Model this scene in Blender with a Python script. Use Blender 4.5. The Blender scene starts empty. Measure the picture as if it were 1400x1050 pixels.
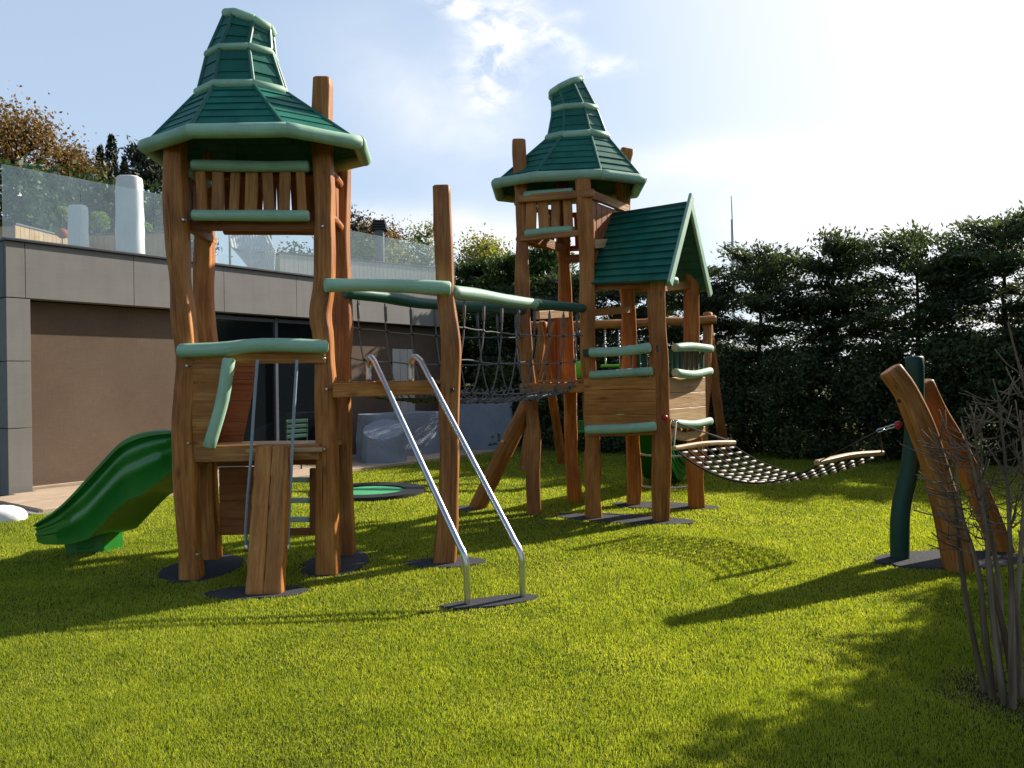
import bpy, math, random
import numpy as np
from mathutils import Vector, Matrix

random.seed(7)
rng = np.random.default_rng(7)
S = bpy.context.scene
COL = S.collection
PI = math.pi

# ------------------------------------------------------------------ camera
CAMZ, FPX, ROLL = 1.55, 1057.0, math.radians(0.8)
CY = 520.0
RX = Vector((math.cos(ROLL), 0, -math.sin(ROLL)))
UX = Vector((math.sin(ROLL), 0, math.cos(ROLL)))
FX = Vector((0, 1, 0))
def at(px, py, Y):
    return Vector((0, 0, CAMZ)) + Y * ((px - 700) / FPX * RX + (CY - py) / FPX * UX + FX)
def gp(px, py):
    d = at(px, py, 1) - Vector((0, 0, CAMZ))
    return Vector((0, 0, CAMZ)) + d * (CAMZ / -d.z)

cam = bpy.data.cameras.new('camera')
cam.sensor_width = 36
cam.lens = FPX / 1400 * 36
cam.shift_y = -(525 - CY) / 1400
cam.clip_start, cam.clip_end = 0.05, 2000
co = bpy.data.objects.new('camera', cam)
COL.objects.link(co)
co.matrix_world = Matrix.Translation((0, 0, CAMZ)) @ Matrix.Rotation(ROLL, 4, 'Y') @ Matrix.Rotation(PI / 2, 4, 'X')
S.camera = co

# ------------------------------------------------------------------ light
SUN = Vector((0.83, 0.56, 0.615)).normalized()
SEL = math.asin(SUN.z)
SAZ = math.atan2(SUN.x, SUN.y)
sl = bpy.data.lights.new('sun', 'SUN')
sl.energy, sl.angle, sl.color = 5.0, math.radians(0.55), (1.0, 0.92, 0.80)
so = bpy.data.objects.new('sun', sl)
COL.objects.link(so)
so.rotation_euler = SUN.to_track_quat('Z', 'Y').to_euler()

S.view_settings.view_transform = 'Standard'
S.view_settings.look = 'None'
S.view_settings.exposure = 0.80
S.view_settings.gamma = 1
S.cycles.max_bounces = 8
S.cycles.diffuse_bounces = 3
S.cycles.glossy_bounces = 3
S.cycles.transparent_max_bounces = 12
S.cycles.transmission_bounces = 4
S.cycles.use_denoising = True
S.cycles.caustics_reflective = False
S.cycles.caustics_refractive = False

# ------------------------------------------------------------------ node helpers
class NT:
    def __init__(s, nt):
        s.t = nt; s.n = nt.nodes; s.l = nt.links
    def new(s, typ, **kw):
        n = s.n.new(typ)
        for k, v in kw.items():
            if k.startswith('i_'):
                n.inputs[k[2:].replace('_', ' ')].default_value = v
            else:
                setattr(n, k, v)
        return n
    def link(s, a, b):
        s.l.new(a, b)
    def math(s, op, a, b=None, clamp=False):
        n = s.n.new('ShaderNodeMath'); n.operation = op; n.use_clamp = clamp
        for i, v in enumerate((a, b)):
            if v is None: continue
            if isinstance(v, (int, float)): n.inputs[i].default_value = v
            else: s.l.new(v, n.inputs[i])
        return n.outputs[0]
    def mixc(s, fac, a, b, mode='MIX'):
        n = s.n.new('ShaderNodeMix'); n.data_type = 'RGBA'; n.blend_type = mode
        for idx, v in ((0, fac), (6, a), (7, b)):
            if isinstance(v, (int, float)): n.inputs[idx].default_value = v
            elif isinstance(v, tuple): n.inputs[idx].default_value = (*v, 1) if len(v) == 3 else v
            else: s.l.new(v, n.inputs[idx])
        return n.outputs[2]
    def noise(s, vec, scale, detail=4, rough=0.55, dist=0.0):
        n = s.new('ShaderNodeTexNoise')
        n.inputs['Scale'].default_value = scale
        n.inputs['Detail'].default_value = detail
        n.inputs['Roughness'].default_value = rough
        n.inputs['Distortion'].default_value = dist
        if vec is not None: s.l.new(vec, n.inputs['Vector'])
        return n.outputs['Fac']
    def ramp(s, fac, *stops):
        n = s.n.new('ShaderNodeValToRGB')
        cr = n.color_ramp
        while len(cr.elements) > 1: cr.elements.remove(cr.elements[-1])
        for i, (p, c) in enumerate(stops):
            e = cr.elements[0] if i == 0 else cr.elements.new(p)
            e.position = p
            if isinstance(c, (int, float)): c = (c, c, c)
            e.color = (*c, 1)
        s.l.new(fac, n.inputs[0])
        return n.outputs[0]
    def mapping(s, vec, scale):
        n = s.n.new('ShaderNodeMapping')
        n.inputs['Scale'].default_value = scale
        s.l.new(vec, n.inputs['Vector'])
        return n.outputs[0]

def mat(name):
    m = bpy.data.materials.new(name); m.use_nodes = True
    nt = NT(m.node_tree); nt.n.clear()
    out = nt.new('ShaderNodeOutputMaterial')
    return m, nt, out

def principled(nt, out, col=None, rough=0.6, metal=0.0, spec=0.5, bump=None, bstr=0.3, bdist=0.01):
    p = nt.new('ShaderNodeBsdfPrincipled')
    if isinstance(col, tuple): p.inputs['Base Color'].default_value = (*col, 1)
    elif col is not None: nt.link(col, p.inputs['Base Color'])
    if isinstance(rough, (int, float)): p.inputs['Roughness'].default_value = rough
    else: nt.link(rough, p.inputs['Roughness'])
    p.inputs['Metallic'].default_value = metal
    p.inputs['Specular IOR Level'].default_value = spec
    if bump is not None:
        b = nt.new('ShaderNodeBump')
        b.inputs['Strength'].default_value = bstr
        b.inputs['Distance'].default_value = bdist
        nt.link(bump, b.inputs['Height'])
        nt.link(b.outputs[0], p.inputs['Normal'])
    if out is not None: nt.link(p.outputs[0], out.inputs[0])
    return p

M = {}
def wood_mat(name, dark, mid, light, rough=0.52, spec=0.32):
    m, nt, out = mat(name)
    a = nt.new('ShaderNodeAttribute', attribute_name='gr')
    v = a.outputs['Vector']
    inf = nt.new('ShaderNodeObjectInfo')
    big = nt.noise(nt.mapping(v, (9, 9, 2.2)), 1.0, 4)
    fine = nt.noise(nt.mapping(v, (55, 55, 2.6)), 1.0, 5, 0.6, 0.6)
    ring = nt.noise(nt.mapping(v, (20, 20, 1.0)), 1.0, 2, 0.5, 1.2)
    knot = nt.new('ShaderNodeTexVoronoi')
    nt.link(nt.mapping(v, (7, 7, 2.6)), knot.inputs['Vector'])
    knot.inputs['Scale'].default_value = 1.0
    kn = nt.ramp(knot.outputs['Distance'], (0.0, 1.0), (0.07, 0.75), (0.16, 0.0))
    crack = nt.noise(nt.mapping(v, (38, 38, 0.7)), 1.0, 2, 0.5, 0.3)
    ck = nt.ramp(crack, (0.0, 0.0), (0.68, 0.0), (0.72, 0.8), (0.76, 0.0))
    f = nt.math('ADD', nt.math('MULTIPLY', fine, 0.5), nt.math('MULTIPLY', big, 0.5))
    c = nt.ramp(f, (0.29, dark), (0.47, mid), (0.64, light))
    c = nt.mixc(nt.math('MULTIPLY', ring, 0.35), c, dark, 'MIX')
    c = nt.mixc(nt.math('MULTIPLY', kn, 0.65), c, tuple(x * 0.35 for x in dark))
    c = nt.mixc(nt.math('MULTIPLY', ck, 0.75), c, tuple(x * 0.25 for x in dark))
    hs = nt.new('ShaderNodeHueSaturation')
    nt.link(c, hs.inputs['Color'])
    nt.link(nt.math('ADD', nt.math('MULTIPLY', inf.outputs['Random'], 0.22), 0.90), hs.inputs['Value'])
    nt.link(nt.math('ADD', nt.math('MULTIPLY', inf.outputs['Random'], 0.06), 0.97), hs.inputs['Saturation'])
    h = nt.math('SUBTRACT', nt.math('ADD', fine, nt.math('MULTIPLY', big, 1.2)), nt.math('MULTIPLY', ck, 1.3))
    rr = nt.math('ADD', nt.math('MULTIPLY', fine, 0.25), rough - 0.1)
    principled(nt, out, hs.outputs[0], rr, 0, spec, h, 0.55, 0.008)
    M[name] = m
wood_mat('log', (0.11, 0.034, 0.007), (0.36, 0.122, 0.022), (0.58, 0.250, 0.062))
wood_mat('board', (0.16, 0.055, 0.012), (0.37, 0.142, 0.030), (0.56, 0.265, 0.075))
wood_mat('pale_board', (0.34, 0.20, 0.09), (0.48, 0.30, 0.15), (0.58, 0.40, 0.22))
wood_mat('deck', (0.30, 0.21, 0.14), (0.46, 0.34, 0.23), (0.60, 0.47, 0.34), 0.6)
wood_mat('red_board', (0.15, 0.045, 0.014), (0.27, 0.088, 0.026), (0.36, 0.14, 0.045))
wood_mat('bark', (0.02, 0.015, 0.012), (0.05, 0.038, 0.028), (0.09, 0.07, 0.05), 0.85, 0.1)
wood_mat('twig', (0.06, 0.040, 0.025), (0.17, 0.118, 0.076), (0.34, 0.255, 0.175), 0.85, 0.1)

def paint_mat(name, col, rough=0.5, spec=0.4, var=0.22, grain=0.5):
    m, nt, out = mat(name)
    a = nt.new('ShaderNodeAttribute', attribute_name='gr')
    v = a.outputs['Vector']
    inf = nt.new('ShaderNodeObjectInfo')
    fine = nt.noise(nt.mapping(v, (45, 45, 3)), 1.0, 5, 0.6, 0.4)
    big = nt.noise(v, 5, 4)
    f = nt.math('ADD', nt.math('MULTIPLY', fine, 0.5), nt.math('MULTIPLY', big, 0.5))
    c = nt.ramp(f, (0.3, tuple(x * (1 - var) for x in col)), (0.5, col), (0.72, tuple(min(1, x * (1 + var)) for x in col)))
    dirt = nt.ramp(nt.noise(v, 14, 6, 0.7), (0.55, 0.0), (0.72, 1.0))
    c = nt.mixc(nt.math('MULTIPLY', dirt, 0.28), c, tuple(x * 0.45 + 0.01 for x in col))
    hs = nt.new('ShaderNodeHueSaturation')
    nt.link(c, hs.inputs['Color'])
    nt.link(nt.math('ADD', nt.math('MULTIPLY', inf.outputs['Random'], 0.24), 0.88), hs.inputs['Value'])
    principled(nt, out, hs.outputs[0], nt.math('ADD', nt.math('MULTIPLY', fine, 0.2), rough - 0.1), 0, spec, f, grain, 0.006)
    M[name] = m
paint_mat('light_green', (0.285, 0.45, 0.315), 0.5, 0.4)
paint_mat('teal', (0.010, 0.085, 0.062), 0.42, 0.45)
paint_mat('roof_green', (0.009, 0.118, 0.082), 0.5, 0.35, 0.42)
paint_mat('dark_green', (0.008, 0.055, 0.035), 0.5, 0.35, 0.25)
paint_mat('batten_green', (0.010, 0.105, 0.072), 0.45, 0.5, 0.15)

def simple_mat(name, col, rough=0.6, metal=0.0, spec=0.5, var=0.15, scale=8, bump=0.2, bd=0.004, obj=False):
    m, nt, out = mat(name)
    tc = nt.new('ShaderNodeTexCoord')
    v = tc.outputs['Object']
    n1 = nt.noise(v, scale, 6, 0.6)
    n2 = nt.noise(v, scale * 9, 4, 0.6)
    f = nt.math('ADD', nt.math('MULTIPLY', n1, 0.65), nt.math('MULTIPLY', n2, 0.35))
    c = nt.ramp(f, (0.3, tuple(x * (1 - var) for x in col)), (0.7, tuple(min(1, x * (1 + var)) for x in col)))
    principled(nt, out, c, nt.math('ADD', nt.math('MULTIPLY', n1, 0.2), rough - 0.1), metal, spec, n2, bump, bd)
    M[name] = m
simple_mat('slide_plastic', (0.010, 0.165, 0.018), 0.34, 0, 0.5, 0.22, 3, 0.10)
simple_mat('swing_green', (0.16, 0.50, 0.03), 0.35, 0, 0.5, 0.1, 5, 0.05)
simple_mat('steel', (0.56, 0.55, 0.54), 0.30, 1.0, 0.5, 0.08, 30, 0.08, 0.001)
simple_mat('rope', (0.15, 0.15, 0.155), 0.8, 0, 0.2, 0.25, 60, 0.5, 0.003)
simple_mat('blue_rope', (0.26, 0.31, 0.38), 0.7, 0, 0.3, 0.2, 60, 0.5, 0.003)
simple_mat('black_plastic', (0.018, 0.018, 0.02), 0.5, 0, 0.4, 0.1, 30, 0.1)
simple_mat('white_sleeve', (0.62, 0.54, 0.48), 0.6, 0, 0.3, 0.15, 30, 0.2)
simple_mat('dark_rope', (0.03, 0.022, 0.022), 0.85, 0, 0.2, 0.2, 40, 0.4)
simple_mat('red_plastic', (0.45, 0.015, 0.02), 0.4, 0, 0.5, 0.1, 20, 0.05)
simple_mat('rubber', (0.055, 0.058, 0.064), 0.9, 0, 0.2, 0.35, 40, 0.9, 0.006)
simple_mat('tarp', (0.23, 0.26, 0.31), 0.6, 0, 0.35, 0.16, 3.2, 0.8, 0.03)
simple_mat('white_fabric', (0.72, 0.71, 0.70), 0.85, 0, 0.2, 0.07, 4, 0.25)
simple_mat('tramp_mat', (0.06, 0.33, 0.14), 0.7, 0, 0.3, 0.12, 10, 0.2)
simple_mat('mint', (0.46, 0.60, 0.46), 0.6, 0, 0.3, 0.1, 10, 0.1)
simple_mat('dark_metal', (0.02, 0.02, 0.025), 0.5, 0.2, 0.5, 0.2, 10, 0.1)
simple_mat('frame_grey', (0.10, 0.11, 0.13), 0.45, 0.3, 0.5, 0.1, 10, 0.05)
simple_mat('end_wall', (0.025, 0.028, 0.04), 0.7, 0, 0.4, 0.2, 3, 0.2)
simple_mat('stone', (0.24, 0.24, 0.24), 0.85, 0, 0.3, 0.25, 9, 0.6, 0.006)
simple_mat('plaster', (0.50, 0.46, 0.40), 0.85, 0, 0.2, 0.1, 4, 0.2)
simple_mat('rust', (0.30, 0.055, 0.025), 0.7, 0, 0.3, 0.25, 20, 0.3)
simple_mat('soil', (0.075, 0.055, 0.035), 0.95, 0, 0.1, 0.4, 30, 1.0, 0.02)
simple_mat('antenna', (0.5, 0.5, 0.5), 0.6, 0.3, 0.3, 0.05, 10, 0.05)

def concrete_mat(name, col, vj=False):
    m, nt, out = mat(name)
    tc = nt.new('ShaderNodeTexCoord'); v = tc.outputs['Object']
    n1 = nt.noise(v, 1.6, 6, 0.6)
    n2 = nt.noise(nt.mapping(v, (3, 3, 60)), 1.0, 4, 0.6)
    n3 = nt.noise(v, 90, 3, 0.6)
    st = nt.noise(nt.mapping(v, (7, 7, 0.5)), 1.0, 5, 0.6)
    f = nt.math('ADD', nt.math('MULTIPLY', n1, 0.5), nt.math('ADD', nt.math('MULTIPLY', n2, 0.25), nt.math('MULTIPLY', n3, 0.25)))
    c = nt.ramp(f, (0.3, tuple(x * 0.82 for x in col)), (0.7, tuple(x * 1.15 for x in col)))
    c = nt.mixc(nt.math('MULTIPLY', nt.ramp(st, (0.5, 0.0), (0.75, 1.0)), 0.22), c, tuple(x * 0.55 for x in col))
    principled(nt, out, c, 0.75, 0, 0.3, n3, 0.25, 0.003)
    M[name] = m
concrete_mat('concrete', (0.185, 0.176, 0.163))

m, nt, out = mat('screen')
tc = nt.new('ShaderNodeTexCoord'); v = tc.outputs['Object']
w1 = nt.noise(nt.mapping(v, (160, 160, 8)), 1.0, 2)
w2 = nt.noise(nt.mapping(v, (8, 8, 160)), 1.0, 2)
n1 = nt.noise(v, 1.1, 4)
f = nt.math('ADD', nt.math('MULTIPLY', n1, 0.4), nt.math('ADD', nt.math('MULTIPLY', w1, 0.3), nt.math('MULTIPLY', w2, 0.3)))
c = nt.ramp(f, (0.3, (0.090, 0.060, 0.041)), (0.7, (0.165, 0.115, 0.081)))
principled(nt, out, c, 0.85, 0, 0.2, f, 0.2, 0.004)
M['screen'] = m

m, nt, out = mat('dark_glass')
p = principled(nt, out, (0.008, 0.010, 0.012), 0.06, 0, 0.6)
M['dark_glass'] = m

m, nt, out = mat('railing_glass')
tr = nt.new('ShaderNodeBsdfTransparent'); tr.inputs[0].default_value = (0.89, 0.94, 0.93, 1)
gl = nt.new('ShaderNodeBsdfGlossy'); gl.inputs['Roughness'].default_value = 0.03
gl.inputs['Color'].default_value = (0.9, 0.95, 0.95, 1)
df = nt.new('ShaderNodeBsdfDiffuse'); df.inputs[0].default_value = (0.62, 0.70, 0.72, 1)
tl = nt.new('ShaderNodeBsdfTranslucent'); tl.inputs[0].default_value = (0.62, 0.70, 0.72, 1)
dd = nt.new('ShaderNodeMixShader'); dd.inputs[0].default_value = 0.5
nt.link(df.outputs[0], dd.inputs[1]); nt.link(tl.outputs[0], dd.inputs[2])
tc = nt.new('ShaderNodeTexCoord')
dn = nt.ramp(nt.noise(tc.outputs['Object'], 1.5, 6, 0.65), (0.3, 0.05), (0.75, 0.17))
m1 = nt.new('ShaderNodeMixShader'); nt.link(dn, m1.inputs[0])
nt.link(tr.outputs[0], m1.inputs[1]); nt.link(dd.outputs[0], m1.inputs[2])
lw = nt.new('ShaderNodeLayerWeight'); lw.inputs['Blend'].default_value = 0.5
frs = nt.math('ADD', nt.math('MULTIPLY', nt.math('POWER', lw.outputs['Facing'], 4.0), 0.9), 0.05)
m2 = nt.new('ShaderNodeMixShader'); nt.link(frs, m2.inputs[0])
nt.link(m1.outputs[0], m2.inputs[1]); nt.link(gl.outputs[0], m2.inputs[2])
nt.link(m2.outputs[0], out.inputs[0])
M['railing_glass'] = m

def leaf_mat(name, dark, light, trans=0.35, rough=0.5, spec=0.3, tcol=None):
    m, nt, out = mat(name)
    a = nt.new('ShaderNodeAttribute', attribute_name='tone')
    f = a.outputs['Fac']
    inf = nt.new('ShaderNodeObjectInfo')
    c = nt.ramp(f, (0.0, dark), (1.0, light))
    hs = nt.new('ShaderNodeHueSaturation'); nt.link(c, hs.inputs['Color'])
    nt.link(nt.math('ADD', nt.math('MULTIPLY', inf.outputs['Random'], 0.3), 0.85), hs.inputs['Value'])
    p = principled(nt, None, hs.outputs[0], rough, 0, spec)
    t = nt.new('ShaderNodeBsdfTranslucent')
    g = nt.mixc(1.0, hs.outputs[0], tcol or (1.25, 1.35, 0.6), 'MULTIPLY')
    nt.link(g, t.inputs[0])
    mx = nt.new('ShaderNodeMixShader'); mx.inputs[0].default_value = trans
    nt.link(p.outputs[0], mx.inputs[1]); nt.link(t.outputs[0], mx.inputs[2])
    nt.link(mx.outputs[0], out.inputs[0])
    M[name] = m
leaf_mat('conifer_leaf', (0.022, 0.036, 0.022), (0.115, 0.150, 0.070), 0.32)
leaf_mat('juniper_leaf', (0.020, 0.042, 0.014), (0.075, 0.12, 0.035), 0.3)
leaf_mat('bush_leaf', (0.020, 0.034, 0.014), (0.110, 0.140, 0.048), 0.3)
leaf_mat('autumn_leaf', (0.075, 0.045, 0.018), (0.30, 0.20, 0.075), 0.35, tcol=(1.3, 1.1, 0.5))
leaf_mat('yellow_leaf', (0.10, 0.10, 0.03), (0.36, 0.34, 0.10), 0.4)
leaf_mat('pine_leaf', (0.008, 0.014, 0.010), (0.035, 0.045, 0.026), 0.12)
leaf_mat('fresh_leaf', (0.08, 0.13, 0.02), (0.28, 0.36, 0.06), 0.35)
leaf_mat('laurel_leaf', (0.015, 0.045, 0.012), (0.06, 0.13, 0.03), 0.25, 0.3, 0.6)

# grass blades
m, nt, out = mat('grass_blade')
a = nt.new('ShaderNodeAttribute', attribute_name='tone')
geo = nt.new('ShaderNodeNewGeometry')
pn = nt.noise(geo.outputs['Position'], 1.3, 5, 0.6)
pn2 = nt.noise(geo.outputs['Position'], 6.0, 4, 0.6)
f = nt.math('ADD', nt.math('MULTIPLY', a.outputs['Fac'], 0.42), nt.math('ADD', nt.math('MULTIPLY', pn, 0.55), nt.math('MULTIPLY', pn2, 0.42)))
f = nt.math('SUBTRACT', f, 0.13)
c = nt.ramp(f, (0.20, (0.080, 0.140, 0.014)), (0.48, (0.235, 0.290, 0.030)), (0.76, (0.42, 0.45, 0.065)), (0.95, (0.58, 0.52, 0.20)))
p = principled(nt, None, c, 0.5, 0, 0.3)
t = nt.new('ShaderNodeBsdfTranslucent')
nt.link(nt.mixc(1.0, c, (1.5, 1.5, 0.5), 'MULTIPLY'), t.inputs[0])
mx = nt.new('ShaderNodeMixShader'); mx.inputs[0].default_value = 0.55
nt.link(p.outputs[0], mx.inputs[1]); nt.link(t.outputs[0], mx.inputs[2])
nt.link(mx.outputs[0], out.inputs[0])
M['grass_blade'] = m

m, nt, out = mat('lawn')
geo = nt.new('ShaderNodeNewGeometry'); v = geo.outputs['Position']
n1 = nt.noise(v, 1.3, 5, 0.6); n2 = nt.noise(v, 35, 5, 0.7)
f = nt.math('ADD', nt.math('MULTIPLY', n1, 0.5), nt.math('MULTIPLY', n2, 0.5))
c = nt.ramp(f, (0.3, (0.030, 0.038, 0.006)), (0.55, (0.060, 0.072, 0.010)), (0.75, (0.10, 0.10, 0.02)))
principled(nt, out, c, 0.9, 0, 0.1, n2, 1.0, 0.03)
M['lawn'] = m

# ------------------------------------------------------------------ world
W = bpy.data.worlds.new('World'); S.world = W; W.use_nodes = True
nt = NT(W.node_tree); nt.n.clear()
wo = nt.new('ShaderNodeOutputWorld'); bg = nt.new('ShaderNodeBackground')
sky = nt.new('ShaderNodeTexSky', sky_type='NISHITA', sun_disc=False)
sky.sun_elevation, sky.sun_rotation = SEL, SAZ
sky.altitude, sky.air_density, sky.dust_density, sky.ozone_density = 100, 1.0, 2.2, 1.0
tc = nt.new('ShaderNodeTexCoord')
d = tc.outputs['Generated']
sep = nt.new('ShaderNodeSeparateXYZ'); nt.link(d, sep.inputs[0])
az = nt.math('ARCTAN2', sep.outputs[0], sep.outputs[1])
el = nt.math('ARCSINE', sep.outputs[2])
def ang(px, py):
    v = (at(px, py, 1) - Vector((0, 0, CAMZ))).normalized()
    return math.atan2(v.x, v.y), math.asin(v.z)
def blob(px, py, sx, sy, amp, rot=0.0):
    a0, e0 = ang(px, py)
    da = nt.math('SUBTRACT', az, a0); de = nt.math('SUBTRACT', el, e0)
    cr, sr = math.cos(rot), math.sin(rot)
    u = nt.math('ADD', nt.math('MULTIPLY', da, cr), nt.math('MULTIPLY', de, sr))
    w = nt.math('SUBTRACT', nt.math('MULTIPLY', de, cr), nt.math('MULTIPLY', da, sr))
    u = nt.math('DIVIDE', u, sx / FPX); w = nt.math('DIVIDE', w, sy / FPX)
    q = nt.math('ADD', nt.math('MULTIPLY', u, u), nt.math('MULTIPLY', w, w))
    return nt.math('MULTIPLY', nt.math('EXPONENT', nt.math('MULTIPLY', q, -1.0)), amp)
cv = nt.new('ShaderNodeCombineXYZ')
nt.link(az, cv.inputs[0]); nt.link(nt.math('MULTIPLY', el, 1.7), cv.inputs[1])
wis = nt.noise(cv.outputs[0], 9.0, 9, 0.62, 0.9)
wis2 = nt.noise(cv.outputs[0], 26.0, 8, 0.6, 0.6)
soft = nt.noise(cv.outputs[0], 5.0, 5, 0.55, 0.3)
def addm(*xs):
    r = xs[0]
    for x in xs[1:]: r = nt.math('ADD', r, x)
    return r
bl = addm(blob(690, 55, 42, 60, 1.0, -0.9), blob(640, 15, 60, 16, 0.8, -0.3), blob(672, 120, 30, 42, 0.55),
          blob(775, 58, 38, 12, 0.7, -0.45), blob(828, 90, 36, 11, 0.9, 0.0), blob(785, 22, 20, 7, 0.35))
hard = nt.math('MULTIPLY', bl, nt.ramp(nt.math('ADD', nt.math('MULTIPLY', wis, 0.5), nt.math('MULTIPLY', wis2, 0.5)), (0.40, 0.0), (0.58, 1.0)))
hard = nt.math('MULTIPLY', hard, 1.15)
vb = addm(blob(560, 130, 120, 70, 0.45, -0.5), blob(640, 170, 90, 50, 0.4), blob(350, 330, 900, 40, 0.12),
          blob(540, 305, 110, 22, 1.0), blob(700, 345, 150, 40, 1.1), blob(990, 215, 190, 26, 0.8), blob(1150, 300, 320, 70, 1.0))
veil = nt.math('MULTIPLY', vb, nt.ramp(soft, (0.30, 0.15), (0.65, 1.0)))
cl = nt.math('ADD', hard, veil, clamp=True)
# the bright hazy sky round the sun
gv = nt.new('ShaderNodeVectorMath', operation='DOT_PRODUCT')
nt.link(d, gv.inputs[0]); gv.inputs[1].default_value = SUN
gf = nt.ramp(gv.outputs['Value'], (0.58, 0.0), (0.72, 0.16), (0.84, 0.62), (0.94, 1.0))
ef = nt.ramp(sep.outputs[2], (0.0, 0.72), (0.42, 0.62), (0.62, 0.0))
sdv = nt.new('ShaderNodeVectorMath', operation='DOT_PRODUCT')
nt.link(d, sdv.inputs[0]); sdv.inputs[1].default_value = SUN
front = nt.ramp(nt.math('ADD', nt.math('MULTIPLY', sdv.outputs['Value'], 0.5), 0.5), (0.28, 0.0), (0.52, 1.0))
skyb = nt.mixc(nt.math('MULTIPLY', ef, front), sky.outputs[0], (3.3, 4.15, 5.3))
skyc = nt.mixc(nt.math('MULTIPLY', gf, 0.9), skyb, (6.1, 6.2, 6.3))
skyc = nt.mixc(cl, skyc, (6.3, 6.3, 6.4))
nt.link(skyc, bg.inputs[0])
bg.inputs[1].default_value = 0.105
nt.link(bg.outputs[0], wo.inputs[0])

# ------------------------------------------------------------------ mesh builder
def vnoise(x, seed):
    # smooth 1-D value noise in [-1, 1]
    i = math.floor(x); f = x - i; f = f * f * (3 - 2 * f)
    def h(k):
        r = math.sin(k * 127.1 + seed * 311.7) * 43758.5453
        return 2 * (r - math.floor(r)) - 1
    return h(i) * (1 - f) + h(i + 1) * f

def catmull(pts, step):
    pts = [Vector(p) for p in pts]
    if len(pts) == 2:
        n = max(1, int((pts[1] - pts[0]).length / step))
        return [pts[0].lerp(pts[1], i / n) for i in range(n + 1)]
    q = [2 * pts[0] - pts[1]] + pts + [2 * pts[-1] - pts[-2]]
    out = []
    for i in range(1, len(q) - 2):
        p0, p1, p2, p3 = q[i - 1:i + 3]
        n = max(1, int((p2 - p1).length / step))
        for k in range(n):
            t = k / n
            out.append(0.5 * ((2 * p1) + (p2 - p0) * t + (2 * p0 - 5 * p1 + 4 * p2 - p3) * t * t + (3 * p1 - p0 - 3 * p2 + p3) * t ** 3))
    out.append(pts[-1])
    return out

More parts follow.
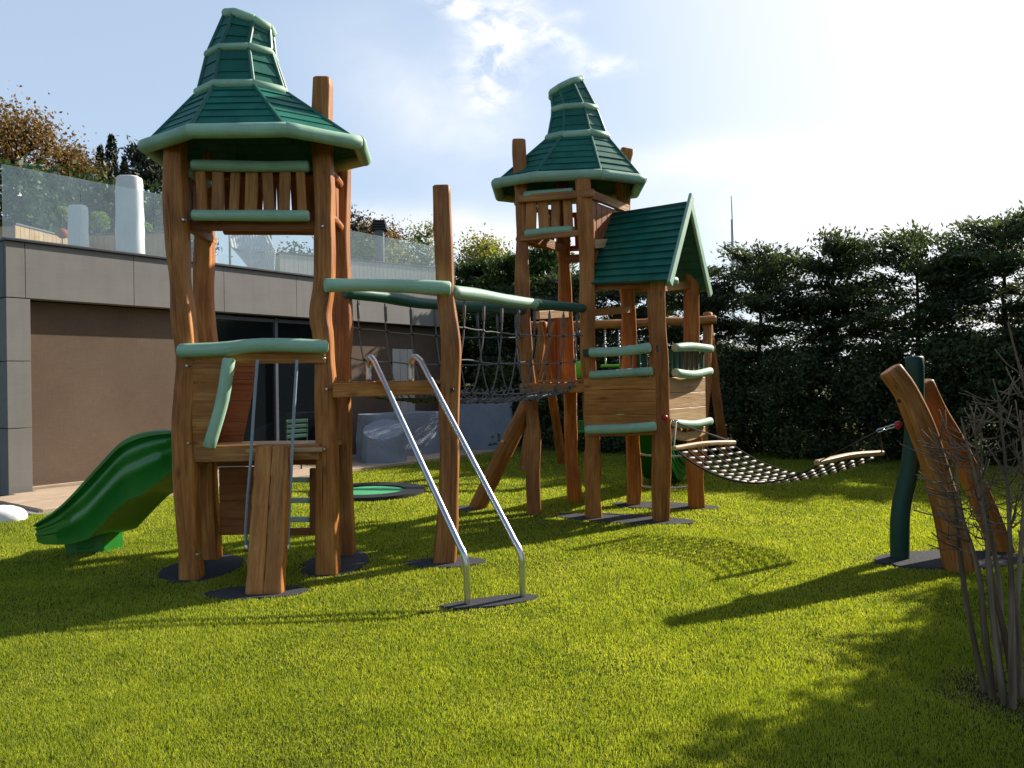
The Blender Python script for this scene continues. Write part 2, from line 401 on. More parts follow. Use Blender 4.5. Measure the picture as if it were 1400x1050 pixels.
class MB:
    def __init__(s):
        s.v, s.f, s.g, s.sm = [], [], [], []
    def sweep(s, pts, prof, up=None, scale=None, off=None, cap=0.006, smooth=True, closed_caps=True):
        # prof: list of (a, b) or function(i) -> list; a along the side vector, b along the up vector
        pts = [Vector(p) for p in pts]
        n = len(pts)
        off = Vector([random.uniform(-20, 20) for _ in range(3)]) if off is None else off
        base = len(s.v)
        T = [(pts[min(i + 1, n - 1)] - pts[max(i - 1, 0)]).normalized() for i in range(n)]
        if up is None:
            up = Vector((0, 0, 1)) if abs(T[0].z) < 0.9 else Vector((0, 1, 0))
        N = Vector(up)
        L = 0.0
        rings = []
        for i in range(n):
            if i: L += (pts[i] - pts[i - 1]).length
            N = (N - T[i] * N.dot(T[i])).normalized()
            B = T[i].cross(N)
            rings.append((pts[i], T[i], N.copy(), B, L, i))
        if cap > 0 and closed_caps:
            p, t, nn, b, l, i = rings[0]
            rings.insert(0, (p - t * 0.0, t, nn, b, l, -1))
            rings[1] = (p + t * cap, t, nn, b, l + cap, 0)
            p, t, nn, b, l, i = rings[-1]
            rings[-1] = (p - t * cap, t, nn, b, l - cap, n - 1)
            rings.append((p, t, nn, b, l, -2))
        k = None
        for (p, t, nn, b, l, i) in rings:
            pr = prof(0 if i == -1 else n - 1 if i == -2 else i) if callable(prof) else prof
            k = len(pr)
            sc = 1.0
            if i < 0:
                ext = max(max(abs(a), abs(c)) for a, c in pr)
                sc = max(0.3, 1 - cap / ext)
            for a, c in pr:
                s.v.append(p + b * (a * sc) + nn * (c * sc))
                s.g.append((a + off.x, c + off.y, l + off.z))
        R = len(rings)
        for r in range(R - 1):
            for j in range(k):
                j2 = (j + 1) % k
                s.f.append((base + r * k + j, base + r * k + j2, base + (r + 1) * k + j2, base + (r + 1) * k + j)); s.sm.append(smooth)
        if closed_caps:
            s.f.append(tuple(base + j for j in reversed(range(k)))); s.sm.append(False)
            s.f.append(tuple(base + (R - 1) * k + j for j in range(k))); s.sm.append(False)
        return s
    def log(s, pts, r, r2=None, wob=0.012, rv=0.05, sides=14, step=0.07, cap=0.012, ex=1.0, rot=0.0):
        if ex < 1: sides = 24
        r2 = r if r2 is None else r2
        P = catmull(pts, step)
        sd = random.uniform(0, 900)
        n = len(P)
        ax = (P[-1] - P[0]).normalized()
        e1 = ax.orthogonal().normalized(); e2 = ax.cross(e1)
        L = 0; Q = []; ls = []
        for i, p in enumerate(P):
            if i: L += (P[i] - P[i - 1]).length
            ls.append(L)
            Q.append(p + e1 * wob * vnoise(L * 2.1, sd) + e2 * wob * vnoise(L * 2.1, sd + 50))
        def prof(i):
            rr = r + (r2 - r) * i / max(1, n - 1)
            rr *= 1 + rv * vnoise(ls[i] * 3.3, sd + 9)
            out = []
            for j in range(sides):
                a = 2 * PI * (j + 0.5) / sides
                ca, sa = math.cos(a), math.sin(a)
                if ex < 1:
                    # squared timber: flat faces, rounded arrises, faces wander on their own
                    ca = math.copysign(abs(ca) ** ex, ca); sa = math.copysign(abs(sa) ** ex, sa)
                    kx = rr * (1 + rv * 0.55 * vnoise(ls[i] * 3.1, sd + (20 if ca > 0 else 60)))
                    ky = rr * (1 + rv * 0.55 * vnoise(ls[i] * 3.1, sd + (80 if sa > 0 else 100)))
                    w = 1 + 0.012 * vnoise(ls[i] * 9 + j * 0.7, sd + 5)
                    ca, sa = ca * kx * w, sa * ky * w
                    out.append((ca * math.cos(rot) - sa * math.sin(rot), ca * math.sin(rot) + sa * math.cos(rot)))
                else:
                    out.append((ca * rr * (1 + rv * 0.5 * vnoise(ls[i] * 4 + j * 1.3, sd + 20 + j)), sa * rr * (1 + rv * 0.5 * vnoise(ls[i] * 4 + j * 1.7, sd + 40 + j))))
            return out
        return s.sweep(Q, prof, cap=cap, up=Vector((0, 1, 0)) if ex < 1 else None)
    def tube(s, pts, r, sides=8, step=0.05, cap=0.0015):
        P = catmull(pts, step)
        pr = [(math.cos(2 * PI * j / sides) * r, math.sin(2 * PI * j / sides) * r) for j in range(sides)]
        return s.sweep(P, pr, cap=cap)
    def poly(s, pts, r, sides=8, cap=0.0015):
        pr = [(math.cos(2 * PI * j / sides) * r, math.sin(2 * PI * j / sides) * r) for j in range(sides)]
        return s.sweep(pts, pr, cap=cap)
    def board(s, p0, p1, w, t, up=(0, 0, 1), bev=0.006, curve=None):
        # w along up, t across
        a, b = t / 2, w / 2
        bev = min(bev, a * 0.6, b * 0.6)
        pr = [(-a + bev, -b), (a - bev, -b), (a, -b + bev), (a, b - bev), (a - bev, b), (-a + bev, b), (-a, b - bev), (-a, -b + bev)]
        P = [p0, p1] if curve is None else catmull(curve, 0.06)
        return s.sweep(P, pr, up=Vector(up), cap=bev * 0.8, smooth=False)
    def prism(s, poly, nrm, th, axis=None):
        # poly: 3-D points, planar; extruded by th along -nrm
        nrm = Vector(nrm).normalized()
        poly = [Vector(p) for p in poly]
        base = len(s.v); k = len(poly)
        off = Vector([random.uniform(-20, 20) for _ in range(3)])
        ax = Vector(axis).normalized() if axis is not None else (poly[1] - poly[0]).normalized()
        e = nrm.cross(ax)
        for d in (0, -th):
            for p in poly:
                q = p + nrm * d
                s.v.append(q)
                s.g.append((q.dot(e) + off.x, d + off.y, q.dot(ax) + off.z))
        s.f.append(tuple(range(base, base + k))); s.sm.append(False)
        s.f.append(tuple(reversed(range(base + k, base + 2 * k)))); s.sm.append(False)
        for j in range(k):
            j2 = (j + 1) % k
            s.f.append((base + j2, base + j, base + k + j, base + k + j2)); s.sm.append(False)
        return s
    def box(s, c, sx, sy, sz, rz=0.0, bev=0.01):
        c = Vector(c); d = Vector((math.cos(rz), math.sin(rz), 0))
        return s.board(c - d * sx / 2, c + d * sx / 2, sz, sy, bev=bev)
    def ball(s, c, r, n=8, sz=1.0):
        c = Vector(c); base = len(s.v)
        m = n // 2 + 1
        for i in range(m + 1):
            th = PI * i / m
            for j in range(n):
                ph = 2 * PI * j / n
                d = Vector((math.sin(th) * math.cos(ph), math.sin(th) * math.sin(ph), math.cos(th) * sz)) * r
                s.v.append(c + d); s.g.append(tuple(d))
        for i in range(m):
            for j in range(n):
                s.f.append((base + i * n + j, base + (i + 1) * n + j, base + (i + 1) * n + (j + 1) % n, base + i * n + (j + 1) % n)); s.sm.append(True)
        return s
    def quad(s, a, b, c, d, smooth=False):
        base = len(s.v)
        for p in (a, b, c, d):
            s.v.append(Vector(p)); s.g.append(tuple(p))
        s.f.append((base, base + 1, base + 2, base + 3)); s.sm.append(smooth)
    def build(s, name, material, parent=None):
        o0 = Vector((0, 0, 0))
        if parent is not None:
            r = parent
            while r.parent is not None: r = r.parent
            o0 = Vector(r.location)
        elif s.v:
            mn = [min(v[i] for v in s.v) for i in range(3)]; mx_ = [max(v[i] for v in s.v) for i in range(3)]
            o0 = Vector(((mn[0] + mx_[0]) / 2, (mn[1] + mx_[1]) / 2, mn[2]))
        me = bpy.data.meshes.new(name)
        me.from_pydata([tuple(Vector(v) - o0) for v in s.v], [], s.f)
        at_ = me.attributes.new('gr', 'FLOAT_VECTOR', 'POINT')
        at_.data.foreach_set('vector', [x for g in s.g for x in g])
        me.polygons.foreach_set('use_smooth', s.sm)
        me.materials.append(M[material] if isinstance(material, str) else material)
        me.update()
        o = bpy.data.objects.new(name, me); COL.objects.link(o)
        if parent is not None: o.parent = parent
        else: o.location = o0
        return o

def tag(o, label=None, cat=None, group=None, kind=None):
    if label: o['label'] = label
    if cat: o['category'] = cat
    if group: o['group'] = group
    if kind: o['kind'] = kind
    return o
def thing(name, label, cat, loc, group=None):
    o = bpy.data.objects.new(name, None); COL.objects.link(o)
    o.location = loc; o.empty_display_size = 0.2
    return tag(o, label, cat, group)
def copy_tree(o, parent=None):
    c = o.copy(); COL.objects.link(c); c.parent = parent
    for ch in list(o.children): copy_tree(ch, c)
    return c
def arr_mesh(name, V, F, material, tone=None, smooth=False):
    me = bpy.data.meshes.new(name)
    V = np.ascontiguousarray(V, dtype=np.float32); F = np.ascontiguousarray(F, dtype=np.int32)
    k = F.shape[1]
    me.vertices.add(len(V)); me.vertices.foreach_set('co', V.ravel())
    me.loops.add(F.size); me.loops.foreach_set('vertex_index', F.ravel())
    me.polygons.add(len(F))
    me.polygons.foreach_set('loop_start', np.arange(0, F.size, k, dtype=np.int32))
    if tone is not None:
        a = me.attributes.new('tone', 'FLOAT', 'POINT'); a.data.foreach_set('value', np.ascontiguousarray(tone, dtype=np.float32))
    me.materials.append(M[material])
    me.update(calc_edges=True)
    if smooth: me.polygons.foreach_set('use_smooth', [True] * len(F))
    return me

# ------------------------------------------------------------------ reference points
def pxpost(pp, Y0, Y1):
    # pixel track from the foot up -> 3-D points, depth going from Y0 (foot) to Y1 (top)
    n = len(pp); y0, y1 = pp[0][1], pp[-1][1]
    return [at(x, y, Y0 + (Y1 - Y0) * (y - y0) / (y1 - y0)) for x, y in pp]
def sink(P, d=0.05):
    P = [Vector(p) for p in P]
    P[0] = Vector((P[0].x, P[0].y, -d))
    return P
mats_excl = []   # (cx, cy, rx, ry, rot) for the grass
posts_excl = []

# ================================================================== TOWER WITH SLIDE
T1 = thing('play_tower', 'wooden play tower with pointed green hat roof, green slide and plank ramp', 'play tower', (-2.04, 6.5, 0))
FL = sink(pxpost([(264, 792), (258, 715), (254, 610), (256, 500), (249, 420), (241, 300), (240, 190)], 6.17, 6.2))
FR = sink(pxpost([(447, 784), (447, 690), (446, 560), (444, 470), (438, 430), (443, 380), (444, 300), (439, 200), (441, 108)], 6.28, 6.35))
BL = sink(pxpost([(291, 766), (284, 690), (287, 600), (288, 500), (279, 420), (279, 320), (282, 200)], 6.85, 6.85))
BR = sink(pxpost([(472, 757), (468, 660), (467, 540), (469, 430), (465, 320), (468, 200)], 6.95, 6.95))
for P, r in ((FL, 0.082), (FR, 0.084), (BL, 0.075), (BR, 0.085)):
    MB().log(P, r, r * 0.92, wob=0.010, rv=0.11, ex=0.33, rot=0.0).build('post', 'log', T1)
    posts_excl.append((P[0].x, P[0].y, 0.1))

def ring_pts(A, B, C_, D, z, c):
    P = [Vector((x, y, z)) for x, y in (A, B, C_, D)]
    Q = [Vector((2 * c[0] - p.x, 2 * c[1] - p.y, z)) for p in P]
    return P + Q
def scaled_ring(ring, c0, c1, k, z, tilt=(0, 0)):
    out = []
    for p in ring:
        d = Vector((p.x - c0[0], p.y - c0[1], 0))
        q = Vector((c1[0], c1[1], z)) + Vector((d.x * k, d.y * k * 1.15, 0))
        q.z += d.x * k * tilt[0] + d.y * k * tilt[1]
        out.append(q)
    return out
def hat_roof(root, rings, courses, roll_r, batten_spec):
    main = None
    for ti in range(len(rings) - 1):
        lo, hi = rings[ti], rings[ti + 1]
        n = len(lo); mb = MB()
        cen = sum(lo, Vector()) / n
        for j in range(n):
            a, b = lo[j], lo[(j + 1) % n]; c, d = hi[(j + 1) % n], hi[j]
            nrm = (b - a).cross(d - a).normalized()
            if nrm.dot((a + b) / 2 - cen) < 0: nrm = -nrm
            N = courses[ti]
            for k in range(N):
                t0, t1 = k / N, (k + 1) / N
                p0, p1 = a.lerp(d, t0), b.lerp(c, t0); q0, q1 = a.lerp(d, t1), b.lerp(c, t1)
                th = 0.013
                off = random.uniform(-9, 9)
                base = len(mb.v)
                jit = random.uniform(-0.003, 0.003)
                for p, o_ in ((p0, th + jit), (p1, th + jit), (q1, 0.004), (q0, 0.004), (p0, -0.006), (p1, -0.006), (q1, -0.012), (q0, -0.012)):
                    mb.v.append(p + nrm * o_)
                    mb.g.append((p.dot(nrm) * 2 + off, o_ + off + t0, p.dot((b - a).normalized()) + off))
                for f in ((0, 1, 2, 3), (5, 4, 7, 6), (4, 5, 1, 0), (0, 3, 7, 4), (2, 1, 5, 6)):
                    mb.f.append(tuple(base + x for x in f)); mb.sm.append(False)
        if ti == len(rings) - 2:
            b0 = len(mb.v)
            for p in hi:
                mb.v.append(p + Vector((0, 0, 0.005))); mb.g.append(tuple(p))
            mb.f.append(tuple(range(b0, b0 + n))); mb.sm.append(False)
        o = mb.build('roof' if ti == 0 else 'spire', 'roof_green', root)
        if ti == 0: main = o
    for ri, ring in enumerate(rings):
        n = len(ring); r = roll_r[ri]
        for j in range(n):
            a, b = ring[j], ring[(j + 1) % n]
            dirn = (b - a).normalized()
            e = r * 0.32
            mb = MB(); L = (b - a).length
            mb.log([a - dirn * e, a.lerp(b, 0.5) , b + dirn * e], r, wob=0.004, rv=0.03, sides=14, step=0.09, cap=0.012)
            mb.build('roof_trim', 'light_green', main)
    for (ti, j, t0, t1) in batten_spec:
        lo, hi = rings[ti], rings[ti + 1]
        a, d = lo[j], hi[j]
        cen = sum(lo, Vector()) / len(lo)
        outw = (a - cen); outw.z = 0.3; outw.normalize()
        p0, p1 = a.lerp(d, t0) + outw * 0.008, a.lerp(d, t1) + outw * 0.008
        MB().board(p0, p1, 0.030, 0.034, up=outw, bev=0.010).build('hip_batten', 'batten_green', main)
    return main

c0 = (-2.08, 6.43)
R1 = ring_pts((-2.92, 6.21), (-2.42, 5.855), (-1.68, 5.85), (-1.2, 6.18), 3.47, c0)
R1[1], R1[2] = R1[1], R1[2]
r2 = scaled_ring(R1, c0, (-2.20, 6.45), 0.405, 3.945)
r3 = scaled_ring(R1, c0, (-2.215, 6.45), 0.30, 4.275)
r4 = scaled_ring(R1, c0, (-2.15, 6.45), 0.205, 4.56, (-0.36, 0))
allb = [(ti, j, 0.06, 0.96) for ti in (0, 1, 2) for j in range(8)]
hat_roof(T1, [R1, r2, r3, r4], (7, 3, 3), (0.056, 0.040, 0.034, 0.040), allb)

def railing(root, a, b, zt, zb, n, rail_mat='light_green', r=0.045, slat_mat='board', sw=0.062, inset=0.05, jit=0.012):
    a, b = Vector(a), Vector(b)
    d = (b - a).normalized()
    for z in (zt, zb):
        p, q = Vector((a.x, a.y, z)), Vector((b.x, b.y, z))
        m_ = p.lerp(q, 0.5) + Vector((0, 0, random.uniform(-0.012, 0.012)))
        MB().log([p, m_, q], r, wob=0.008, rv=0.05).build('rail', rail_mat, root)
    nrm = Vector((-d.y, d.x, 0))
    for i in range(n):
        t = (i + 0.5) / n
        p = a.lerp(b, t) + nrm * 0.02
        e = d * random.uniform(-jit, jit)
        MB().board((p.x - e.x, p.y - e.y, zb + 0.01), (p.x + e.x, p.y + e.y, zt - 0.01), sw * random.uniform(0.85, 1.2), 0.025, up=d, bev=0.008).build('slat', slat_mat, root)

def beam(root, a, b, w, t, material='board', name='beam', curve=None):
    if curve is not None: a, b = curve[0], curve[-1]
    return MB().board(Vector(a), Vector(b), w, t, curve=curve).build(name, material, root)

# crow's nest under the hat
railing(T1, at(262, 227, 6.2), at(422, 227, 6.25), at(262, 227, 6.2).z, at(262, 294, 6.2).z, 7, slat_mat='board', sw=0.085)
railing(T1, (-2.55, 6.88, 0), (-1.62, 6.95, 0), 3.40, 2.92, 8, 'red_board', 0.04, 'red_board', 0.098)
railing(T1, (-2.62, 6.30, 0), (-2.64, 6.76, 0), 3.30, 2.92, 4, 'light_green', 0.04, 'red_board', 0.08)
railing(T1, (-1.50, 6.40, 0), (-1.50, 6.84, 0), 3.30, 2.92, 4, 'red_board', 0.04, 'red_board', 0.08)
beam(T1, at(262, 309, 6.32), at(434, 309, 6.36), 0.075, 0.06, 'red_board')
beam(T1, (-2.62, 6.25, 2.84), (-2.66, 6.95, 2.84), 0.07, 0.05)
# the waist log and the beam behind it
MB().log([at(244, 480, 6.06), at(300, 477, 6.06), at(360, 471, 6.08), at(448, 474, 6.12)], 0.054, wob=0.006).build('rail', 'light_green', T1)
beam(T1, at(247, 489, 6.16), at(445, 488, 6.22), 0.10, 0.05)
# slanted front panel in boards, green log on its edge
def slant_panel(root, Y, xl, topx, botx, ty, by, n, material):
    mb = MB()
    tl, bl = at(xl, ty, Y), at(xl, by, Y)
    tr, br = at(topx, ty, Y), at(botx, by, Y)
    for k in range(n):
        t0, t1 = k / n + 0.004, (k + 1) / n - 0.004
        mb.prism([bl.lerp(tl, t0), br.lerp(tr, t0), br.lerp(tr, t1), bl.lerp(tl, t1)], (0, -1, 0), 0.03)
    return mb.build('side_panel', material, root)
slant_panel(T1, 6.12, 244, 322, 292, 494, 614, 4, 'board')
MB().log([at(314, 490, 6.05), at(304, 545, 6.05), at(285, 612, 6.05)], 0.050, wob=0.006).build('edge_log', 'light_green', T1)
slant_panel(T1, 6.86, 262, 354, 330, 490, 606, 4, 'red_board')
# platform
zP = 1.0
mb = MB()
for k in range(5):
    y0 = 6.14 + k * 0.16
    mb.board((-2.58, y0 + 0.075, zP + 0.02), (-1.52, y0 + 0.075, zP + 0.02), 0.035, 0.152, up=(0, 0, 1))
mb.build('platform', 'pale_board', T1)
beam(T1, at(258, 621, 6.14), at(437, 617, 6.2), 0.13, 0.055)
beam(T1, (-2.58, 6.93, 0.93), (-1.5, 6.98, 0.93), 0.12, 0.05, 'red_board')
beam(T1, (-2.62, 6.2, 0.93), (-2.64, 6.86, 0.93), 0.12, 0.05)
# back wall below the platform
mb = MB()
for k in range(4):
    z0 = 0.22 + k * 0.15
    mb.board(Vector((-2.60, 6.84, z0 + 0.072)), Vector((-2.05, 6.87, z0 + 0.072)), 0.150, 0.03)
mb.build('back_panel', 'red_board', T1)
beam(T1, (-2.6, 6.80, 0.86), (-1.6, 6.86, 0.86), 0.06, 0.05, 'red_board')
beam(T1, (-2.04, 6.88, 0.23), (-1.55, 6.92, 0.23), 0.06, 0.04, 'red_board')
beam(T1, at(428, 728, 6.9), at(428, 640, 6.9), 0.05, 0.06, 'red_board', 'upright')
beam(T1, at(388, 728, 6.9), at(388, 640, 6.9), 0.05, 0.05, 'red_board', 'upright')
for yy in (630, 656, 684, 710):
    beam(T1, at(384, yy, 6.94), at(424, yy, 6.94), 0.045, 0.05, 'mint', 'rung')

for x, y, Y in ((255, 500, 6.07), (257, 606, 6.07), (443, 614, 6.17), (446, 532, 6.17), (250, 300, 6.1), (441, 309, 6.24), (443, 490, 6.17), (269, 768 - 10, 6.06)):
    q = at(x, y, Y)
    MB().tube([q + Vector((0, 0.05, 0)), q], 0.011, 8, cap=0.003).build('bolt', 'steel', T1)

# climbing plank in front
RP = thing('climbing_ramp', 'thick notched wooden climbing plank leaning on the tower platform between two ropes', 'climbing plank', gp(363, 808))
b0, t0 = gp(363, 812), at(375, 612, 6.10)
ax = (t0 - b0).normalized()
for sgn in (-1, 1):
    mb = MB()
    pts, prof_scale = [], []
    nseg = 40
    L = (t0 - b0).length
    sd = sgn * 7
    P = [b0.lerp(t0, i / nseg) + Vector((sgn * 0.066, 0, 0)) for i in range(nseg + 1)]
    P[0].z = -0.03
    def prof(i, sgn=sgn):
        f = (i / nseg * 5) % 1.0
        k = 1.0 + 0.09 * (0.5 - f)
        a, b = 0.0675 * (1 + 0.012 * math.sin(i)), 0.062 * k
        pr = []
        for q in range(16):
            an = 2 * PI * q / 16
            ca, sa = math.cos(an), math.sin(an)
            ex = 0.22
            pr.append((math.copysign(abs(ca) ** ex, ca) * a * (1.02 if True else 1) * (0.96 + 0.08 * (0.5 - f)), math.copysign(abs(sa) ** ex, sa) * b))
        return pr
    mb.sweep(P, prof, up=Vector((0, -1, 0)), cap=0.01)
    mb.build('plank', 'board', RP)
for pts, lab in (([(352, 492), (347, 560), (343, 625), (338, 690), (336, 730), (338, 752)], 'grey blue climbing rope hanging left of the notched plank'),
                 ([(406, 492), (402, 560), (399, 625), (396, 690), (393, 752)], 'grey blue climbing rope hanging right of the notched plank')):
    P = [at(x, y, 6.02) for x, y in pts]
    R = thing('climbing_rope', lab, 'rope', (P[-1].x, P[-1].y, P[-1].z), 'ropes beside the climbing plank')
    MB().tube(P, 0.0125, 10).build('rope', 'blue_rope', R)
    MB().tube([P[-1] + Vector((0, 0, 0.045)), P[-1] - Vector((0, 0, 0.012))], 0.022, 10, cap=0.004).build('end_fitting', 'steel', R)

# ------------------------------------------------------------------ slide
def slide(name, label, track, wdir, width, foot=None):
    # track: list of (top point of the near wall, wall height)
    P = catmull([p for p, h in track], 0.06)
    hs = []
    cum = [0]
    for i in range(1, len(track)): cum.append(cum[-1] + (track[i][0] - track[i - 1][0]).length)
    l = 0; tot = cum[-1]
    for i, p in enumerate(P):
        if i: l += (P[i] - P[i - 1]).length
        x = min(l, tot)
        k = max(j for j in range(len(cum)) if cum[j] <= x + 1e-6); k = min(k, len(cum) - 2)
        f = min(1, (x - cum[k]) / (cum[k + 1] - cum[k]))
        hs.append(track[k][1] * (1 - f) + track[k + 1][1] * f)
    w = Vector(wdir).normalized(); W_ = width
    root = thing(name, label, 'slide', (P[-1].x, P[-1].y, 0))
    mb = MB()
    prof = []
    for h in (1.0,):
        base = [(0, -1), (-0.004, -0.66), (-0.016, -0.62), (-0.016, -0.50), (-0.002, -0.46), (-0.002, -0.36), (-0.014, -0.32), (-0.014, -0.20), (0.0, -0.16), (-0.012, -0.12), (-0.038, -0.08), (-0.036, -0.01), (-0.015, 0.015),
                (0.02, 0.0), (0.03, -0.12), (0.05, -0.42), (0.09, -0.58), (W_ / 2, -0.64)]
    full = base + [(W_ - a, b) for a, b in reversed(base[:-1])] + [(W_ - 0.08, -0.98), (W_ / 2, -0.95), (0.08, -0.98)]
    b0 = len(mb.v); k = len(full)
    for i, p in enumerate(P):
        for a, b in full:
            mb.v.append(p + w * a + Vector((0, 0, b * hs[i]))); mb.g.append((a, b, i * 0.06))
    for i in range(len(P) - 1):
        for j in range(k):
            j2 = (j + 1) % k
            mb.f.append((b0 + i * k + j, b0 + (i + 1) * k + j, b0 + (i + 1) * k + j2, b0 + i * k + j2)); mb.sm.append(True)
    mb.f.append(tuple(b0 + j for j in range(k))); mb.sm.append(False)
    mb.f.append(tuple(b0 + (len(P) - 1) * k + j for j in reversed(range(k)))); mb.sm.append(False)
    o = mb.build('chute', 'slide_plastic', root)
    o.data.set_sharp_from_angle(angle=math.radians(42)) if hasattr(o.data, 'set_sharp_from_angle') else None
    if foot:
        mb = MB(); (q0, q1, zt0, zt1) = foot
        dirn = (q1 - q0).normalized(); up = Vector((0, 0, 1))
        b0 = len(mb.v); ins = 0.05
        cs = []
        for side in (0.02, W_ - 0.28):
            sgn = 1 if side < W_ / 2 else -1
            cs.append([q0 + w * (side + sgn * 0.0) + Vector((0, 0, -0.02)), q1 + w * side + Vector((0, 0, -0.02)),
                       q1 + w * (side + sgn * 0.02) - dirn * 0.02 + up * zt1, q0 + w * (side + sgn * 0.02) - dirn * 0.05 + up * zt0])
        for c in cs:
            for p in c: mb.v.append(p); mb.g.append(tuple(p))
        for f in ((0, 1, 2, 3), (7, 6, 5, 4), (0, 4, 5, 1), (1, 5, 6, 2), (2, 6, 7, 3), (3, 7, 4, 0)):
            mb.f.append(tuple(b0 + x for x in f)); mb.sm.append(False)
        fo = mb.build('foot', 'slide_plastic', root)
        bv = fo.modifiers.new('bevel', 'BEVEL'); bv.width = 0.012; bv.segments = 2
        mb = MB()
        c = (q0 + q1) / 2
        mb.board(q0.lerp(q1, 0.28) + up * 0.12 + w * 0.02, q0.lerp(q1, 0.72) + up * 0.12 + w * 0.02, 0.14, 0.02)
        mb.build('foot_recess', 'slide_plastic', root)
    return root
tr_px = [(242, 588, 638, 6.45), (215, 589, 660, 6.5), (190, 594, 682, 6.57), (168, 605, 704, 6.65), (150, 623, 722, 6.7), (120, 656, 740, 6.8), (95, 683, 744, 6.9), (74, 701, 745, 6.98), (58, 711, 744, 7.03), (50, 717, 741, 7.05)]
track = []
for x, ty, by, Y in tr_px:
    a, b = at(x, ty, Y), at(x, by, Y)
    track.append((a, min(0.52, (a.z - b.z))))
wd = Vector((0.355, 0.935, 0))
fq0, fq1 = gp(88, 760), gp(140, 756)
slide('slide', 'dark green plastic slide running down from the left tower onto the lawn', track, wd, 0.52, (fq0, fq1, 0.22, 0.26))

# ================================================================== ENTRY PLATFORM, BARS
EP = thing('entry_platform', 'tall single post with timber beam, green rail and deck beside the left tower', 'platform', gp(610, 768))
lone = sink(pxpost([(609, 768), (613, 690), (614, 560), (617, 480), (610, 400), (605, 320), (602, 255)], 6.63, 6.63))
MB().log(lone, 0.092, 0.072, wob=0.012, rv=0.09, ex=0.33).build('post', 'log', EP)
posts_excl.append((lone[0].x, lone[0].y, 0.11))
beam(EP, at(455, 534, 6.18), at(592, 530, 6.52), 0.115, 0.06)
beam(EP, at(467, 534, 6.98), at(612, 530, 6.75), 0.10, 0.05)
mb = MB()
for k in range(6):
    a = at(468, 524, 6.22).lerp(at(596, 522, 6.56), k / 5 * 0.92 + 0.04); a.z = 1.545
    mb.board(a, a + Vector((0.04, 0.62, 0)), 0.03, 0.15, up=(0, 0, 1))
mb.build('deck', 'board', EP)
MB().log([at(444, 390, 6.16), at(520, 389, 6.36), at(616, 394, 6.46)], 0.056, wob=0.01, rv=0.06).build('rail', 'light_green', EP)
q = at(618, 533, 6.53)
MB().tube([q + Vector((0, 0.02, 0)), q + Vector((0, -0.012, 0))], 0.017, 10, cap=0.003).build('bolt', 'black_plastic', EP)

RB = thing('climbing_bars', 'pair of leaning stainless steel bars bent down to the lawn beside the single post', 'climbing bars', gp(680, 822))
for top, bend, foot, bx, ytop in (((510, 490), (636, 762), (640, 828), 508, 6.42), ((573, 489), (712, 756), (717, 818), 566, 6.55)):
    f = gp(*foot)
    t = at(*top, ytop)
    bnd = at(*bend, f.y)
    s0 = at(bx - 4, 521, ytop + 0.12)
    fz = Vector((bnd.x + 0.006, f.y, 0))
    P = [s0, s0 + (t - s0) * 0.0 + Vector((0, 0, 0.10))]
    up_ = Vector((s0.x, s0.y, t.z + 0.0))
    d1 = (bnd - t).normalized()
    pts = [s0, s0 + Vector((0, 0, 0.12)), s0 + Vector((0.005, -0.005, t.z - s0.z - 0.045)), s0.lerp(t, 0.45) + Vector((0, 0, t.z * 0 + (t.z - s0.z) * 0.55 + 0.012)), t + d1 * 0.035]
    A = catmull(pts, 0.02)
    Bp = [t + d1 * s for s in np.arange(0.08, (bnd - t).length - 0.1, 0.12)]
    C_ = catmull([bnd - d1 * 0.09, bnd - d1 * 0.03 + Vector((0.002, 0, 0.0)), bnd + Vector((0.006, -0.0, -0.045)), bnd + Vector((0.008, 0, -0.1)), Vector((bnd.x + 0.012, bnd.y, -0.04))], 0.02)
    MB().poly(A + Bp + C_, 0.0235, 14).build('bar', 'steel', RB)

# ================================================================== SECOND TOWER
T2 = thing('play_tower', 'taller wooden play tower at centre with crooked green hat roof beside gabled playhouse', 'play tower', (0.86, 9.2, 0))
F2 = sink(pxpost([(731, 703), (730, 640), (727, 560), (720, 480), (716, 420), (713, 340), (711, 260), (710, 192)], 8.95, 8.95))
G2 = sink(pxpost([(811, 708), (810, 640), (808, 560), (804, 480), (803, 400), (801, 320), (797, 246)], 8.65, 8.65))
B2 = sink(pxpost([(786, 687), (780, 600), (777, 520), (773, 440), (770, 340), (768, 250)], 9.75, 9.75))
H2 = sink(pxpost([(868, 690), (864, 600), (861, 500), (856, 390), (851, 250), (857, 205)], 9.5, 9.5))
for P, r in ((F2, 0.082), (G2, 0.092), (B2, 0.085), (H2, 0.085)):
    MB().log(P, r, r * 0.92, wob=0.014, rv=0.12, ex=0.33, rot=0.0).build('post', 'log', T2)
    posts_excl.append((P[0].x, P[0].y, 0.1))
c2 = (0.70, 9.22)
Q1 = ring_pts((-0.15, 8.94), (0.27, 8.69), (1.025, 8.60), (1.52, 8.85), 3.83, c2)
q2 = scaled_ring(Q1, c2, (0.81, 9.2), 0.40, 4.385)
q3 = scaled_ring(Q1, c2, (0.785, 9.2), 0.29, 4.73)
q4 = scaled_ring(Q1, c2, (0.69, 9.2), 0.20, 5.015, (0.45, 0))
hat_roof(T2, [Q1, q2, q3, q4], (7, 3, 3), (0.060, 0.048, 0.040, 0.042), allb)
railing(T2, at(717, 271, 8.85), at(784, 266, 8.66), 3.66, 3.22, 4, sw=0.11)
railing(T2, (0.62, 9.8, 0), (1.40, 9.55, 0), 3.62, 3.20, 5, 'red_board', 0.035, 'red_board', 0.08)
railing(T2, (0.08, 9.02, 0), (0.6, 9.68, 0), 3.62, 3.20, 4, 'red_board', 0.035, 'red_board', 0.08)
